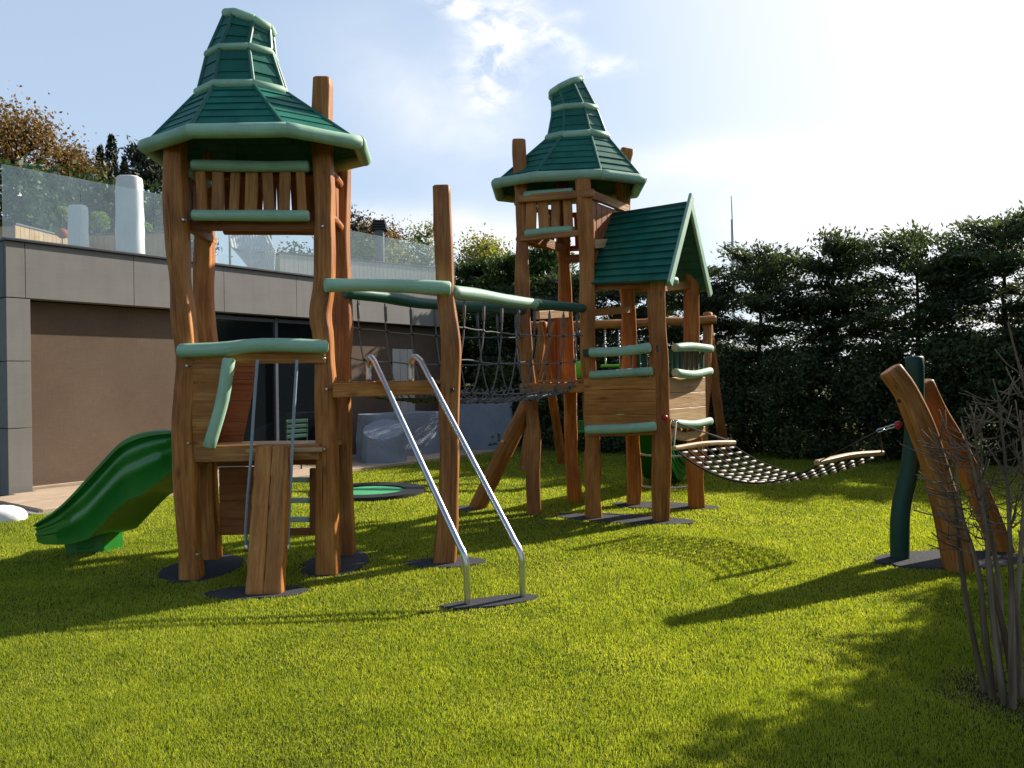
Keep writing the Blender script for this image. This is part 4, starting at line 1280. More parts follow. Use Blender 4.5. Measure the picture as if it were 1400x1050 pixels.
mats_excl.append((c.x, c.y, 0.8, 0.8, 0))

# covered terrace furniture
def cover(name, label, c, rx, ry, h, rot, seed, round_=True, top=0.9, wr=0.03, tilt=0.0):
    mb = MB(); n = 64; rows = 12; base = 0
    ex = 1.0 if round_ else 0.42
    for i in range(rows + 1):
        f = i / rows
        for j in range(n):
            a = 2 * PI * j / n
            ca, sa = math.cos(a), math.sin(a)
            ca, sa = math.copysign(abs(ca) ** ex, ca), math.copysign(abs(sa) ** ex, sa)
            flare = top + (1 - top) * (1 - f) + wr * (1 - f) * 1.6 * vnoise(j * 0.55 if j < n - 4 else (j - n) * 0.55 + n * 0.55 * 0, seed) + wr * 0.6 * vnoise(f * 5 + j * 0.2, seed + 3)
            z = h * f
            if f > 0.92: flare *= 0.975
            x, y = ca * rx * flare, sa * ry * flare
            mb.v.append(Vector((c[0] + x * math.cos(rot) - y * math.sin(rot), c[1] + x * math.sin(rot) + y * math.cos(rot), 0.05 + z + tilt * y * f + (0.015 * vnoise(a * 2, seed) if i == rows else 0))))
            mb.g.append((x, y, z))
    for i in range(rows):
        for j in range(n):
            j2 = (j + 1) % n
            mb.f.append((i * n + j, i * n + j2, (i + 1) * n + j2, (i + 1) * n + j)); mb.sm.append(True)
    cidx = len(mb.v)
    mb.v.append(Vector((c[0], c[1], 0.05 + h + 0.02))); mb.g.append((0, 0, h))
    for j in range(n):
        mb.f.append((rows * n + j, rows * n + (j + 1) % n, cidx)); mb.sm.append(True)
    o = mb.build(name, 'tarp')
    o.data.set_sharp_from_angle(angle=math.radians(50))
    return tag(o, label, 'furniture cover', 'tarpaulin covered terrace furniture')
rotF = math.atan2(dF.y, dF.x)
cover('table_cover', 'round grey blue tarpaulin cover with draped folds over a table', (gp(525, 634).x, gp(525, 634).y), 0.43, 0.42, 0.60, 0, 1, True, 0.90, 0.032, 0.46)
p = fp(6.95, 0.85, 0); cover('sofa_cover', 'long low grey tarpaulin cover behind the round covered table', (p.x, p.y), 1.05, 0.42, 0.86, rotF, 2, False, 0.97, 0.025)
p = at(660, 600, 17.3); cover('bench_cover', 'boxy dark blue grey tarpaulin cover under the net bridge near hedge', (p.x, p.y), 0.66, 0.45, 1.10, 0.15, 3, False, 0.97, 0.03)

# slatted terrace chair seen through the tower
p = fp(4.35, 1.0, 0)
CH = thing('terrace_chair', 'dark green slatted chair on the deck seen through the slide tower', 'chair', p)
for sx in (-0.22, 0.22):
    for sy in (-0.2, 0.2):
        MB().tube([p + dF * sx + nF * sy + Vector((0, 0, 0.04)), p + dF * sx + nF * sy + Vector((0, 0, 0.48 if sy > 0 else 0.9))], 0.014, 8).build('leg', 'dark_metal', CH)
mb = MB()
for k in range(5): mb.board(p - dF * 0.24 + nF * (-0.18 + 0.09 * k) + Vector((0, 0, 0.49)), p + dF * 0.24 + nF * (-0.18 + 0.09 * k) + Vector((0, 0, 0.49)), 0.02, 0.07)
mb.build('seat', 'mint', CH)
mb = MB()
for k in range(4): mb.board(p - dF * 0.24 - nF * 0.2 + Vector((0, 0, 0.6 + 0.09 * k)), p + dF * 0.24 - nF * 0.2 + Vector((0, 0, 0.6 + 0.09 * k)), 0.06, 0.02)
mb.build('backrest', 'dark_green', CH)

# ------------------------------------------------------------------ roof terrace things
def on_terrace(px, py, Y): return at(px, py, Y)
ZT = 3.60
def closed_cover(px, wpx, ytop, Y, label):
    t = at(px, ytop, Y); w = wpx / FPX * Y / 2
    mb = MB()
    pts = [Vector((t.x, t.y, ZT)), Vector((t.x, t.y, ZT + 0.3)), Vector((t.x, t.y, (ZT + t.z) / 2)), Vector((t.x, t.y, t.z - 0.12)), Vector((t.x, t.y, t.z - 0.03)), Vector((t.x, t.y, t.z))]
    P = catmull(pts, 0.1); n = len(P); H = t.z - ZT
    sd = px
    def prof(i):
        f = (P[i].z - ZT) / H
        k = w * (1.0 - 0.10 * f) * (1 if f < 0.975 else 0.93)
        return [(math.copysign(abs(math.cos(a)) ** 0.5, math.cos(a)) * k * (1 + 0.13 * vnoise(j * 0.8, sd) + 0.07 * vnoise(f * 7 + j, sd)), math.copysign(abs(math.sin(a)) ** 0.5, math.sin(a)) * k * 0.75 * (1 + 0.10 * vnoise(j * 0.9, sd + 4))) for j, a in enumerate(np.linspace(0, 2 * PI, 18, endpoint=False))]
    mb.sweep(P, prof, up=Vector((0, 1, 0)), cap=0.02)
    return tag(mb.build('furniture_cover', 'white_fabric'), label, 'cover', 'white covers on the roof terrace')
closed_cover(177, 36, 242, 13.8, 'tall white fabric cover on the terrace rising above the glass railing')
closed_cover(107, 25, 281, 13.3, 'shorter white fabric cover behind the glass beside the rust ornament')
# draped white canopy
p = at(345, 350, 16.0)
mb = MB()
A, B_, C_, D_ = at(312, 316, 16.2), at(366, 316, 16.2), at(376, 340, 16.0), at(313, 336, 16.0)
n = 14
for i in range(n):
    for j in range(n):
        def q(u, v):
            a = A.lerp(B_, u).lerp(at(316, 338, 15.8).lerp(at(376, 340, 15.8), u), v)
            a.z -= 0.10 * math.sin(PI * u) * v; a.y -= 0.05 * vnoise(u * 4 + v * 3, 2)
            return a
        mb.quad(q(i / n, j / n), q((i + 1) / n, j / n), q((i + 1) / n, (j + 1) / n), q(i / n, (j + 1) / n), True)
        def q2(u, v):
            a = at(316, 338, 15.8).lerp(at(376, 340, 15.8), u)
            b = at(345 , 372, 15.7).lerp(at(374, 380, 15.7), u)
            c = a.lerp(b, v); c.y -= 0.06 * vnoise(u * 5 + v * 2, 5)
            return c
        mb.quad(q2(i / n, j / n), q2((i + 1) / n, j / n), q2((i + 1) / n, (j + 1) / n), q2(i / n, (j + 1) / n), True)
CN = thing('canopy', 'white draped canopy cloth folded on the terrace behind the slide tower', 'canopy', (p.x, p.y + 0.3, ZT))
o = mb.build('cloth', 'white_fabric', CN)
sm_ = o.modifiers.new('solid', 'SOLIDIFY'); sm_.thickness = 0.012
for x in (314, 370):
    q0 = at(x, 318, 16.25)
    MB().tube([Vector((q0.x, q0.y, ZT)), q0], 0.025, 8).build('pole', 'frame_grey', CN)
# rust ornament
p = at(85, 319, 12.4)
OR = thing('garden_ornament', 'rust red ball ornament on a thin stake behind the glass railing', 'ornament', (p.x, p.y, ZT))
MB().ball(p, 0.085, 14).build('ball', 'rust', OR)
MB().ball(p + Vector((-0.09, 0, 0)), 0.03, 8).build('beak', 'rust', OR)
MB().tube([Vector((p.x, p.y, ZT)), p + Vector((0, 0, 0.30))], 0.010, 6).build('stake', 'dark_metal', OR)
# wooden planter walls
def planter(label, a, b, dep, zt, lab_mat='pale_board'):
    a, b = Vector(a), Vector(b); d = (b - a).normalized(); nn = Vector((-d.y, d.x, 0))
    r = thing('planter', label, 'planter', (a.x, a.y, ZT))
    mb = MB(); L = (b - a).length; n = int(L / 0.12)
    for k in range(n):
        p = a.lerp(b, (k + 0.5) / n)
        mb.board(Vector((p.x, p.y, ZT)), Vector((p.x, p.y, zt)), L / n - 0.005, 0.03, up=d, bev=0.004)
    mb.build('front_panel', lab_mat, r)
    MB().board(Vector((a.x, a.y, zt + 0.02)) + nn * dep / 2, Vector((b.x, b.y, zt + 0.02)) + nn * dep / 2, 0.03, dep, bev=0.005).build('top', 'soil', r)
    MB().board(Vector((a.x, a.y, zt + 0.02)), Vector((b.x, b.y, zt + 0.02)), 0.04, 0.07).build('rim', 'frame_grey', r)
    MB().board(a + nn * dep / 2 + d * 0.05 + Vector((0, 0, ZT - a.z + (zt - ZT) / 2)), b + nn * dep / 2 - d * 0.05 + Vector((0, 0, ZT - b.z + (zt - ZT) / 2)), zt - ZT - 0.02, dep - 0.06).build('body', lab_mat, r)
a, b = at(20, 325, 14.6), at(120, 318, 16.6)
planter('shaded wooden planter wall behind the rust ornament', a, b, 0.8, 4.62)
a, b = at(121, 318, 16.6), at(238, 330, 16.4)
planter('sunlit wooden planter wall between the two white covers', a, b, 0.8, 4.78)
a, b = at(382, 352, 19.0), at(600, 362, 22.0)
planter('long pale terrace wall seen through the glass right of the canopy', a, b, 0.6, 4.75, 'plaster')
# dark chimney lamp
p = at(519, 316, 21.0)
LN = thing('roof_vent', 'dark louvred roof vent standing above the glass railing right of tower', 'roof vent', (p.x, p.y, ZT))
MB().board(Vector((p.x, p.y, ZT)), Vector((p.x, p.y, p.z + 0.02)), 0.22, 0.22, up=(0, 1, 0)).build('shaft', 'frame_grey', LN)
for k in range(4):
    z = p.z + 0.02 + k * 0.07
    MB().board(Vector((p.x, p.y, z)), Vector((p.x, p.y, z + 0.045)), 0.42 - 0.03 * k, 0.42 - 0.03 * k, up=(0, 1, 0)).build('louvre', 'dark_metal', LN)

# antenna
p = at(1002, 340, 120.0)
AN = thing('antenna_mast', 'thin distant antenna mast rising above the hedge', 'antenna', (p.x, p.y, 0))
MB().tube([Vector((p.x, p.y, 0)), at(1001, 300, 120)], 0.22, 8, step=5).build('mast', 'antenna', AN)
MB().tube([at(1001, 300, 120), at(1000, 268, 120)], 0.09, 8, step=5).build('whip', 'antenna', AN)

# ================================================================== VEGETATION
def leaf_cloud(C, size, aspect=0.45, flat=0.0, dirs=None, spread=1.0):
    # C (N,3) centres; returns V (4N,3) F (N,4)
    N = len(C)
    if dirs is None:
        D = rng.normal(size=(N, 3)); D[:, 2] *= (1 - flat * 0.6)
    else:
        D = dirs + rng.normal(size=(N, 3)) * spread
    D /= np.linalg.norm(D, axis=1, keepdims=True) + 1e-9
    R = rng.normal(size=(N, 3)); R[:, 2] += flat * 3
    Sd = np.cross(D, R); Sd /= np.linalg.norm(Sd, axis=1, keepdims=True) + 1e-9
    L = size * rng.uniform(0.6, 1.35, size=(N, 1)); Wd = L * aspect
    nrm = np.cross(D, Sd)
    V = np.stack([C - D * L * 0.5, C + Sd * Wd * 0.5 + nrm * L * 0.06, C + D * L * 0.5, C - Sd * Wd * 0.5 + nrm * L * 0.06], axis=1).reshape(-1, 3)
    F = np.arange(4 * N).reshape(-1, 4)
    return V, F

def conifer_mesh(H, R, seed, nb=95, per=24, size=0.15, zmin=0.2):
    g = np.random.default_rng(seed)
    C, D, T = [], [], []
    tb = MB()
    tb.log([(0, 0, -0.1), (0.03, 0.02, H * 0.4), (-0.02, 0, H * 0.75), (0.02, 0.02, H * 0.97)], 0.085, 0.015, wob=0.03, rv=0.1, sides=8, step=0.3)
    for k in range(nb):
        f = g.uniform(0, 1) ** 0.9
        z = zmin + (H - zmin) * f
        az_ = g.uniform(0, 2 * PI)
        prof = R * (1.0 - 0.42 * max(0, (f - 0.72) / 0.28) ** 1.6) * g.uniform(0.65, 1.15)
        el_ = math.radians(g.uniform(-5, 28) + 26 * max(0, f - 0.75) / 0.25)
        dv = np.array([math.cos(az_) * math.cos(el_), math.sin(az_) * math.cos(el_), math.sin(el_)])
        nst = max(3, int(prof / 0.14))
        tone = g.uniform(0, 1)
        if k % 2 == 0:
            tb.poly([Vector((0, 0, z - 0.05)), Vector((0, 0, z)) + Vector(dv) * prof * 0.8], 0.010, 4, cap=0)
        for s in range(nst):
            q = (s + 0.6) / nst
            if q < 0.22: continue
            cpt = np.array([0, 0, z]) + dv * prof * q + np.array([0, 0, -0.10 * q * q])
            m_ = int(per * (0.6 + 0.6 * q))
            off = g.normal(size=(m_, 3)) * np.array([0.13, 0.13, 0.055]) * (0.6 + 0.6 * q)
            C.append(cpt + off)
            D.append(np.tile(dv + np.array([0, 0, 0.1]), (m_, 1)))
            T.append(np.clip(tone * 0.6 + g.uniform(0, 0.4, m_), 0, 1))
    # feathery leader
    m_ = 130
    zz = g.uniform(H * 0.88, H * 1.03, m_)
    C.append(np.stack([g.normal(size=m_) * 0.10, g.normal(size=m_) * 0.10, zz], 1)); D.append(np.tile(np.array([0, 0, 1.0]), (m_, 1))); T.append(g.uniform(0.3, 1, m_))
    C, D, T = np.concatenate(C), np.concatenate(D), np.concatenate(T)
    V, F = leaf_cloud(C, size, 0.34, 0.5, D, 0.55)
    return tb, V, F, np.repeat(T, 4)

def make_plant(name, label, cat, loc, tb, V, F, T, leaf, group=None, bark='bark', crown='crown'):
    r = thing(name, label, cat, loc, group)
    if tb is not None:
        tb.v = [Vector(v) + Vector(loc) for v in tb.v]
        tb.build('trunk', bark, r)
    me = arr_mesh(crown, V, F, leaf, T)
    o = bpy.data.objects.new(crown, me); COL.objects.link(o); o.parent = r
    return r

ORD = ['first', 'second', 'third', 'fourth', 'fifth', 'sixth', 'seventh', 'eighth', 'ninth', 'tenth', 'eleventh', 'twelfth', 'thirteenth']
protos = []
for k, (H, R) in enumerate(((4.55, 1.25), (4.7, 1.3), (4.5, 1.2))):
    tb, V, F, T = conifer_mesh(H, R, 100 + k, nb=125, per=46, size=0.115)
    protos.append((H, tb, V, F, T))
first = [None] * 3
ha0, ha1 = Vector((0.3, 19.2, 0)), Vector((11.8, 12.9, 0))
NH = 10
for i in range(NH):
    f = i / (NH - 1)
    p = ha0.lerp(ha1, f) + Vector((random.uniform(-0.12, 0.12), random.uniform(-0.15, 0.15), 0))
    lab = f'{ORD[i]} tall dark conifer of the hedge counted from its left end'
    k = i % 3
    if first[k] is None:
        H, tb, V, F, T = protos[k]
        first[k] = o = make_plant('hedge_conifer', lab, 'conifer', (p.x, p.y, 0), tb, V, F, T, 'conifer_leaf', 'tall conifers forming the back hedge')
    else:
        o = copy_tree(first[k]); o.location = p; o['label'] = lab
    o.rotation_euler = (0, 0, random.uniform(0, 6.28))
    sc = (0.82, 0.82, 0.84, 0.84, 0.86, 0.89, 0.90, 0.89, 0.88, 0.87)[i]
    o.scale = (1, 1, sc * random.uniform(0.98, 1.02))

# lush juniper like shrubs left of the central tower
jp = []
for i, (px, ytop, Y, lab) in enumerate(((648, 372, 21.5, 'leftmost bushy green evergreen next to the glass railing end'),
                                        (695, 364, 20.5, 'bushy green evergreen seen between the single post and the central tower'),
                                        (742, 356, 20.0, 'bushy green evergreen directly behind the central tower front post'))):
    t = at(px, ytop, Y); H = t.z
    tb, V, F, T = conifer_mesh(H, 1.15, 300 + i, nb=130, per=30, size=0.17, zmin=0.2)
    make_plant('evergreen_shrub', lab, 'evergreen', (t.x, t.y, 0), tb, V, F, T, 'juniper_leaf', 'bushy evergreens by the building end')

def bush_mesh(R, H, seed, n=12000, size=0.08):
    g = np.random.default_rng(seed)
    C, T = [], []
    ncl = 60
    for k in range(ncl):
        a = g.uniform(0, 2 * PI); z = g.uniform(0.02, 1) ** 1.25; rr = math.sqrt(max(0.05, 1 - (z * 0.95) ** 2.6)) * g.uniform(0.45, 1.05)
        c = np.array([math.cos(a) * rr * R, math.sin(a) * rr * R, z * H])
        m_ = n // ncl
        C.append(c + g.normal(size=(m_, 3)) * np.array([0.16, 0.16, 0.12])); T.append(np.clip(g.uniform(0, 0.7) + g.uniform(0, 0.3, m_), 0, 1))
    C, T = np.concatenate(C), np.concatenate(T)
    C[:, 2] = np.abs(C[:, 2])
    V, F = leaf_cloud(C, size, 0.55)
    tb = MB()
    for k in range(5):
        a = g.uniform(0, 6.28)
        tb.tube([Vector((0, 0, -0.05)), Vector((math.cos(a) * R * 0.3, math.sin(a) * R * 0.3, H * 0.4)), Vector((math.cos(a) * R * 0.55, math.sin(a) * R * 0.55, H * 0.8))], 0.02, 6, step=0.2)
    return tb, V, F, np.repeat(T, 4)
bfirst = [None, None]
for i in range(9):
    f = 0.03 + i / 8 * 0.92
    p = ha0.lerp(ha1, f) + Vector((-0.45, -0.85, 0)) + Vector((random.uniform(-0.1, 0.1), random.uniform(-0.1, 0.1), 0))
    lab = f'{ORD[i]} low dark leafy bush from the left at the foot of the hedge'
    k = i % 2
    if bfirst[k] is None:
        tb, V, F, T = bush_mesh(0.95, 1.9, 40 + k)
        bfirst[k] = o = make_plant('hedge_bush', lab, 'bush', (p.x, p.y, 0), tb, V, F, T, 'bush_leaf', 'low bushes at the foot of the conifer hedge')
    else:
        o = copy_tree(bfirst[k]); o.location = p; o['label'] = lab
    o.rotation_euler = (0, 0, random.uniform(0, 6.28)); s_ = random.uniform(0.9, 1.12)
    o.scale = (s_, s_, s_ * random.uniform(0.9, 1.1))

def broad_tree(name, label, cat, px, ytop, Y, R, leaf, seed, n=9000, size=0.22, zlow=0.25, ncl=70, gauss=0.45, group=None, shape=1.0, aspect=0.55, base_z=0.0):
    t = at(px, ytop, Y); H = t.z - base_z
    g = np.random.default_rng(seed)
    tb = MB()
    tb.log([(0, 0, -0.2), (0.1, 0, H * 0.3), (0.0, 0.1, H * 0.6), (0.05, 0, H * 0.9)], 0.028 * H + 0.02, 0.02, wob=0.05, sides=8, step=0.4)
    C, T = [], []
    for k in range(ncl):
        z = zlow + (1 - zlow) * g.uniform(0.02, 0.98)
        q = (z - zlow) / (1 - zlow)
        rr = (math.sin(PI * min(1, 0.12 + q * 0.86)) ** 0.7) * R * g.uniform(0.25, 1.0) ** 0.6 * shape
        a = g.uniform(0, 2 * PI)
        c = np.array([math.cos(a) * rr, math.sin(a) * rr, z * H])
        zb = max(0.15 * H, c[2] - rr * 0.7)
        tb.tube([Vector((0, 0, zb)), Vector((c[0] * 0.5, c[1] * 0.5, (zb + c[2]) / 2 - 0.05)), Vector(c)], 0.012 + 0.003 * H, 5, step=0.5)
        m_ = n // ncl
        sg = gauss * g.uniform(0.6, 1.2)
        C.append(c + g.normal(size=(m_, 3)) * np.array([sg, sg, sg * 0.75])); T.append(np.clip(g.uniform(0, 0.65) + g.uniform(0, 0.35, m_), 0, 1))
    C, T = np.concatenate(C), np.concatenate(T)
    V, F = leaf_cloud(C, size, aspect)
    return make_plant(name, label, cat, (t.x, t.y, base_z), tb, V, F, np.repeat(T, 4), leaf, group)
broad_tree('autumn_tree', 'big brown and orange autumn tree at far left above the terrace', 'tree', 20, 152, 26, 2.6, 'autumn_leaf', 1, 24000, 0.125, 0.3, 110, 0.42)
broad_tree('autumn_tree', 'thinner golden autumn tree just right of the big brown one', 'tree', 92, 205, 27, 1.6, 'autumn_leaf', 2, 11000, 0.115, 0.3, 70, 0.36)
broad_tree('autumn_tree', 'low golden autumn tree behind the dark roof vent', 'tree', 512, 303, 30, 2.0, 'autumn_leaf', 3, 15000, 0.12, 0.3, 60, 0.4)
broad_tree('sparse_tree', 'sparse small tree rising behind the glass beside the single post', 'tree', 583, 302, 27, 0.9, 'yellow_leaf', 4, 3000, 0.11, 0.45, 30, 0.30)
broad_tree('yellow_tree', 'yellow green tree above the evergreens right of the single post', 'tree', 662, 330, 26, 1.5, 'yellow_leaf', 5, 12000, 0.11, 0.4, 70, 0.32)
broad_tree('dark_pine', 'dark spreading pine behind the left edge of the slide tower', 'tree', 205, 200, 30, 1.7, 'pine_leaf', 6, 9000, 0.26, 0.4, 55, 0.32, aspect=0.3)
broad_tree('dark_pine', 'low dark pine behind the slide tower just over the glass', 'tree', 475, 285, 30, 1.2, 'pine_leaf', 7, 4000, 0.24, 0.4, 35, 0.35, aspect=0.3)
for px, yt, Y, R, lab in ((152, 186, 32, 0.42, 'taller slim dark cypress in the distance left of the slide tower'), (137, 200, 33, 0.3, 'shorter slim dark cypress beside the taller one'), (170, 215, 33, 0.25, 'smallest slim dark cypress between tall cypress and pine')):
    t = at(px, yt, Y); g = np.random.default_rng(int(px))
    n = 3500; z = g.uniform(0.1, 1, n); a = g.uniform(0, 2 * PI, n)
    rr = R * np.minimum(1, (1.02 - z) * 4) ** 0.6 * np.sqrt(g.uniform(0.3, 1, n)) * (1 + 0.2 * np.sin(z * 40 + a * 2))
    C = np.stack([np.cos(a) * rr, np.sin(a) * rr, z * t.z], 1)
    V, F = leaf_cloud(C, 0.24, 0.35, 0, np.tile(np.array([0, 0, 1.0]), (n, 1)), 0.5)
    tb = MB(); tb.log([(0, 0, -0.1), (0, 0, t.z * 0.9)], 0.12, 0.03, sides=8, step=1.0)
    make_plant('cypress', lab, 'cypress', (t.x, t.y, 0), tb, V, F, np.repeat(g.uniform(0, 1, n), 4), 'pine_leaf', 'slim cypresses in the distance')
# evergreen shrubs behind the terrace planters
for i, (px, yt, Y, leaf, lab) in enumerate(((405, 338, 23.5, 'juniper_leaf', 'low green shrub seen through the glass just right of the white canopy'),
                                           (492, 332, 24, 'bush_leaf', 'low dark shrub seen through the glass right of the slide tower'),
                                           (540, 338, 24.5, 'yellow_leaf', 'pale yellowish shrub seen through the glass below the roof vent'),
                                           (582, 330, 25, 'juniper_leaf', 'low green shrub seen through the glass beside the single post'))):
    broad_tree('terrace_shrub', lab, 'shrub', px, yt, Y, 0.8, leaf, 80 + i, 3200, 0.12, 0.5, 40, 0.26, 'shrubs behind the right part of the glass railing')
for i, (px, yt, Y, leaf, lab) in enumerate(((28, 232, 17.5, 'laurel_leaf', 'glossy leaved evergreen behind the left end of the glass railing'),
                                           (75, 240, 19, 'bush_leaf', 'dark evergreen behind the rust ornament'),
                                           (120, 246, 19.5, 'juniper_leaf', 'dark evergreen behind the shorter white cover'),
                                           (162, 252, 20, 'bush_leaf', 'dark evergreen behind the taller white cover'),
                                           (212, 262, 20.5, 'juniper_leaf', 'dark evergreen behind the left edge of the slide tower'))):
    t = at(px, yt, Y)
    broad_tree('terrace_evergreen', lab, 'evergreen', px, yt, Y, 1.0, leaf, 60 + i, 5200, 0.16, 0.1, 55, 0.30, 'evergreens behind the roof terrace')
for px, py, Y, r, lab in ((136, 303, 17.0, 0.22, 'clipped lime green ball bush between the two white covers'), (86, 292, 16.2, 0.14, 'small lime green plant above the rust ornament'), (198, 314, 16.8, 0.16, 'pale flowering plant right of the tall white cover')):
    c = at(px, py, Y); g = np.random.default_rng(px)
    n = 1100; D = g.normal(size=(n, 3)); D /= np.linalg.norm(D, axis=1, keepdims=True)
    C = D * r * g.uniform(0.6, 1.05, (n, 1))
    V, F = leaf_cloud(C, 0.06, 0.5)
    tb = MB(); tb.tube([Vector((0, 0, -(c.z - 4.6))), Vector((0, 0, 0))], 0.02, 6)
    make_plant('planter_bush', lab, 'bush', (c.x, c.y, c.z), tb, V, F, np.repeat(g.uniform(0.3, 1, n), 4), 'fresh_leaf', 'small plants in the terrace planters')

# evergreens past the right border that shade the corner of the lawn
rh = None
for i in range(6):
    p = Vector((5.02, 4.22, 0)).lerp(Vector((9.75, 9.10, 0)), i / 5)
    o = copy_tree(first[i % 3]); o.location = p
    o['label'] = 'unseen second row evergreen added past the right border to darken the lawn corner shade'
    o['group'] = 'side hedge shading the lawn corner'
    o.rotation_euler = (0, 0, i * 1.7); o.scale = (1.08, 1.08, 0.80)
    o = copy_tree(first[(i + 1) % 3]); o.location = p + Vector((0.9, -0.55, 0))  # second row, out of view, added to make the corner shadow denser
    o['label'] = 'unseen second row evergreen added past the right border to darken the lawn corner shade'
    o['group'] = 'side hedge shading the lawn corner'
    o.rotation_euler = (0, 0, i * 2.3 + 1); o.scale = (0.95, 0.95, 0.74)

# ------------------------------------------------------------------ bare shrub
bs = gp(1368, 945)
SH = thing('bare_shrub', 'bare twiggy grey brown shrub with many upright stems at right front', 'shrub', (bs.x, bs.y, 0))
stems = [((1345, 945), (1318, 790), (1300, 660), (1285, 600), 3.75), ((1352, 950), (1345, 800), (1315, 700), (1305, 600), 3.7), ((1372, 960), (1350, 760), (1330, 640), (1318, 570), 3.62),
         ((1376, 955), (1368, 800), (1362, 650), (1356, 575), 3.68), ((1385, 965), (1384, 780), (1378, 640), (1368, 540), 3.6), ((1396, 960), (1392, 800), (1398, 640), (1395, 560), 3.66),
         ((1362, 948), (1372, 820), (1352, 700), (1338, 580), 3.78), ((1405, 955), (1412, 780), (1408, 600), (1380, 440), 3.62), ((1390, 950), (1380, 880), (1345, 720), (1335, 565), 3.72), ((1415, 965), (1430, 760), (1425, 600), (1410, 470), 3.58)]
for si, st in enumerate(stems[:3] + stems[4:9]):
    Y = st[4]; P = [at(x, y, Y + random.uniform(-0.05, 0.05)) for x, y in st[:4]]
    P[0] = Vector((P[0].x, P[0].y, -0.03))
    mb = MB(); mb.log(P, 0.0175, 0.004, wob=0.016, rv=0.12, sides=8, step=0.04, cap=0.003)
    cp = catmull(P, 0.03)
    for k in range(30 if si < 4 else 22):
        i = int(len(cp) * random.uniform(0.55, 0.99))
        a = cp[min(i, len(cp) - 1)]
        d = Vector((random.uniform(-1, 0.7) - (0.5 if si < 3 else 0), random.uniform(-0.8, 0.8), random.uniform(0.0, 0.9))).normalized()
        L = random.uniform(0.05, 0.22)
        e = a + d * L; m_ = a.lerp(e, 0.5) + Vector((0, 0, -0.015))
        mb.tube([a, m_, e], random.uniform(0.0022, 0.0038), 5, step=0.04, cap=0.0005)
        if random.random() < 0.7:
            d2 = (d + Vector((random.uniform(-0.8, 0.8), random.uniform(-0.8, 0.8), random.uniform(0, 0.8)))).normalized()
            mb.tube([m_, m_ + d2 * L * 0.6], 0.0018, 5, step=0.06, cap=0.0005)
    mb.build('stem', 'twig', SH)

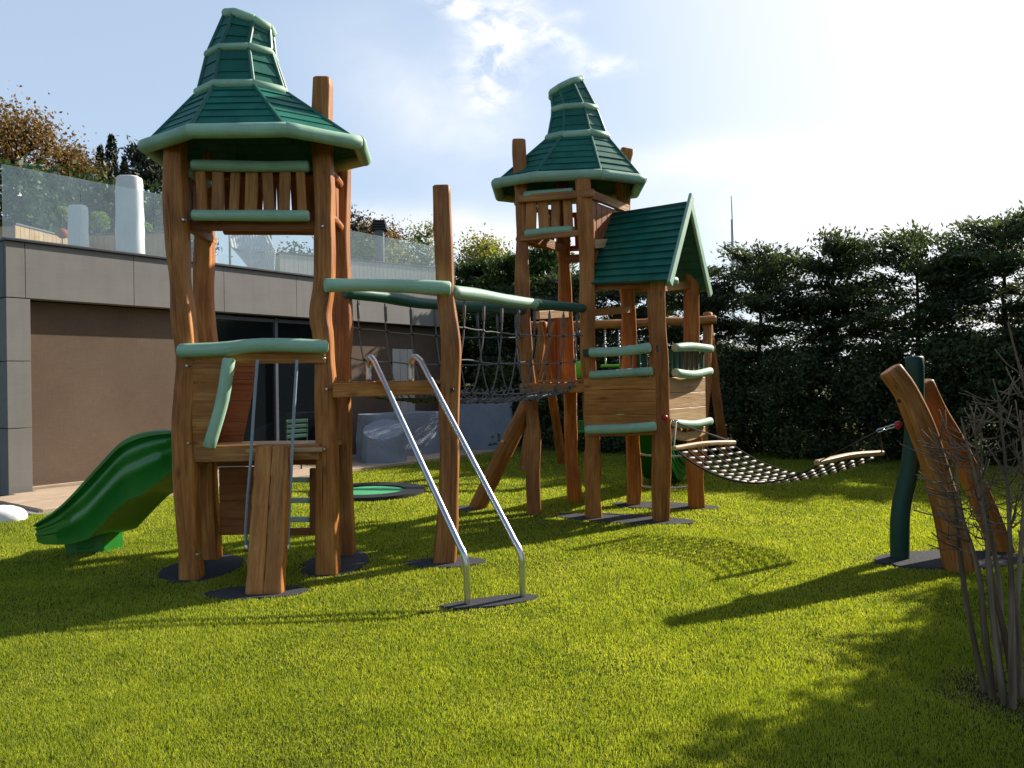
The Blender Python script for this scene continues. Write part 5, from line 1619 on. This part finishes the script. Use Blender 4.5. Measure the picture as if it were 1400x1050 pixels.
# ================================================================== GRASS
def grass():
    Vs, Ts = [], []
    bands = [(2.3, 3.2), (3.2, 4.0), (4.0, 5.0), (5.0, 6.3), (6.3, 8.0), (8.0, 10.5), (10.5, 14.0), (14.0, 19.0)]
    for y0, y1 in bands:
        ym = (y0 + y1) / 2
        x0, x1 = -0.70 * y1 - 0.5, 0.70 * y1 + 0.5
        dens = min(31000, 31000 * (3.4 / ym) ** 1.9)
        n = int((x1 - x0) * (y1 - y0) * dens)
        X = rng.uniform(x0, x1, n); Y = rng.uniform(y0, y1, n)
        keep = np.ones(n, bool); near_m = np.full(n, 9.0)
        for cx, cy, rx, ry, rot in mats_excl:
            dx, dy = X - cx, Y - cy
            u = dx * math.cos(rot) + dy * math.sin(rot); v = -dx * math.sin(rot) + dy * math.cos(rot)
            near_m = np.minimum(near_m, np.sqrt((u / rx) ** 2 + (v / ry) ** 2))
            keep &= (u / rx) ** 2 + (v / ry) ** 2 > 0.93 + rng.normal(size=n) * 0.17 + 0.08 * np.sin(9 * np.arctan2(v, u)) * np.sin(5 * np.arctan2(v, u) + cx)
        for cx, cy, r in posts_excl:
            keep &= (X - cx) ** 2 + (Y - cy) ** 2 > (r * 0.9) ** 2
        side = (X - K.x) * nF.x + (Y - K.y) * nF.y
        keep &= side > 2.02
        sd = np.hypot((X - soil_c[0]) / 0.42, (Y - soil_c[1]) / 0.4)
        keep &= rng.uniform(size=n) < np.clip((sd - 0.45) * 2, 0.28, 1)
        hl = (Y - ha0.y) - (X - ha0.x) * (ha1.y - ha0.y) / (ha1.x - ha0.x)
        keep &= hl < -0.5
        X, Y = X[keep], Y[keep]; n = len(X); wear = np.exp(-np.maximum(0, near_m[keep] - 1) * 3.5)
        k = (ym / 3.4) ** 0.85
        # clumpy height
        hmod = 0.85 + 0.25 * np.sin(X * 3.1 + 1.3 * np.sin(Y * 2.3)) * np.sin(Y * 2.7 + X) + 0.2 * rng.normal(size=n)
        Hh = 0.0205 * (1 - 0.4 * wear) * np.clip(hmod, 0.35, 1.8) * (1 + 0.15 * (k - 1))
        Wd = 0.0025 * k * rng.uniform(0.7, 1.3, n)
        a = rng.uniform(0, 2 * PI, n); ln = Hh * np.abs(rng.normal(size=n)) * 0.62
        b = rng.uniform(0, 2 * PI, n)
        px, py = np.cos(a) * Wd / 2, np.sin(a) * Wd / 2
        lx, ly = np.cos(b) * ln, np.sin(b) * ln
        Z0 = np.zeros(n)
        v0 = np.stack([X - px, Y - py, Z0], 1); v1 = np.stack([X + px, Y + py, Z0], 1)
        v2 = np.stack([X + px * 0.8 + lx * 0.4, Y + py * 0.8 + ly * 0.4, Hh * 0.6], 1); v3 = np.stack([X - px * 0.8 + lx * 0.4, Y - py * 0.8 + ly * 0.4, Hh * 0.6], 1)
        v4 = np.stack([X + lx, Y + ly, Hh], 1)
        if True:
            # two faces: a quad folded as triangles v0 v1 v2 / v0 v2 v3 / v3 v2 v4
            Vs.append(np.stack([v0, v1, v2, v3, v4], 1).reshape(-1, 3))
            tn = np.clip(rng.normal(0.5, 0.24, n) + wear * rng.uniform(0, 0.75, n) + (rng.uniform(size=n) < 0.012) * 0.5, 0, 1.2)
            Ts.append(np.repeat(tn, 5))
    V = np.concatenate(Vs); T = np.concatenate(Ts)
    n = len(V) // 5
    i = np.arange(n)[:, None] * 5
    F = np.concatenate([i + np.array([[0, 1, 2]]), i + np.array([[0, 2, 3]]), i + np.array([[3, 2, 4]])])
    me = arr_mesh('grass', V, F, 'grass_blade', T)
    o = bpy.data.objects.new('grass', me); COL.objects.link(o); o['kind'] = 'stuff'
    return n
print('grass blades', grass())
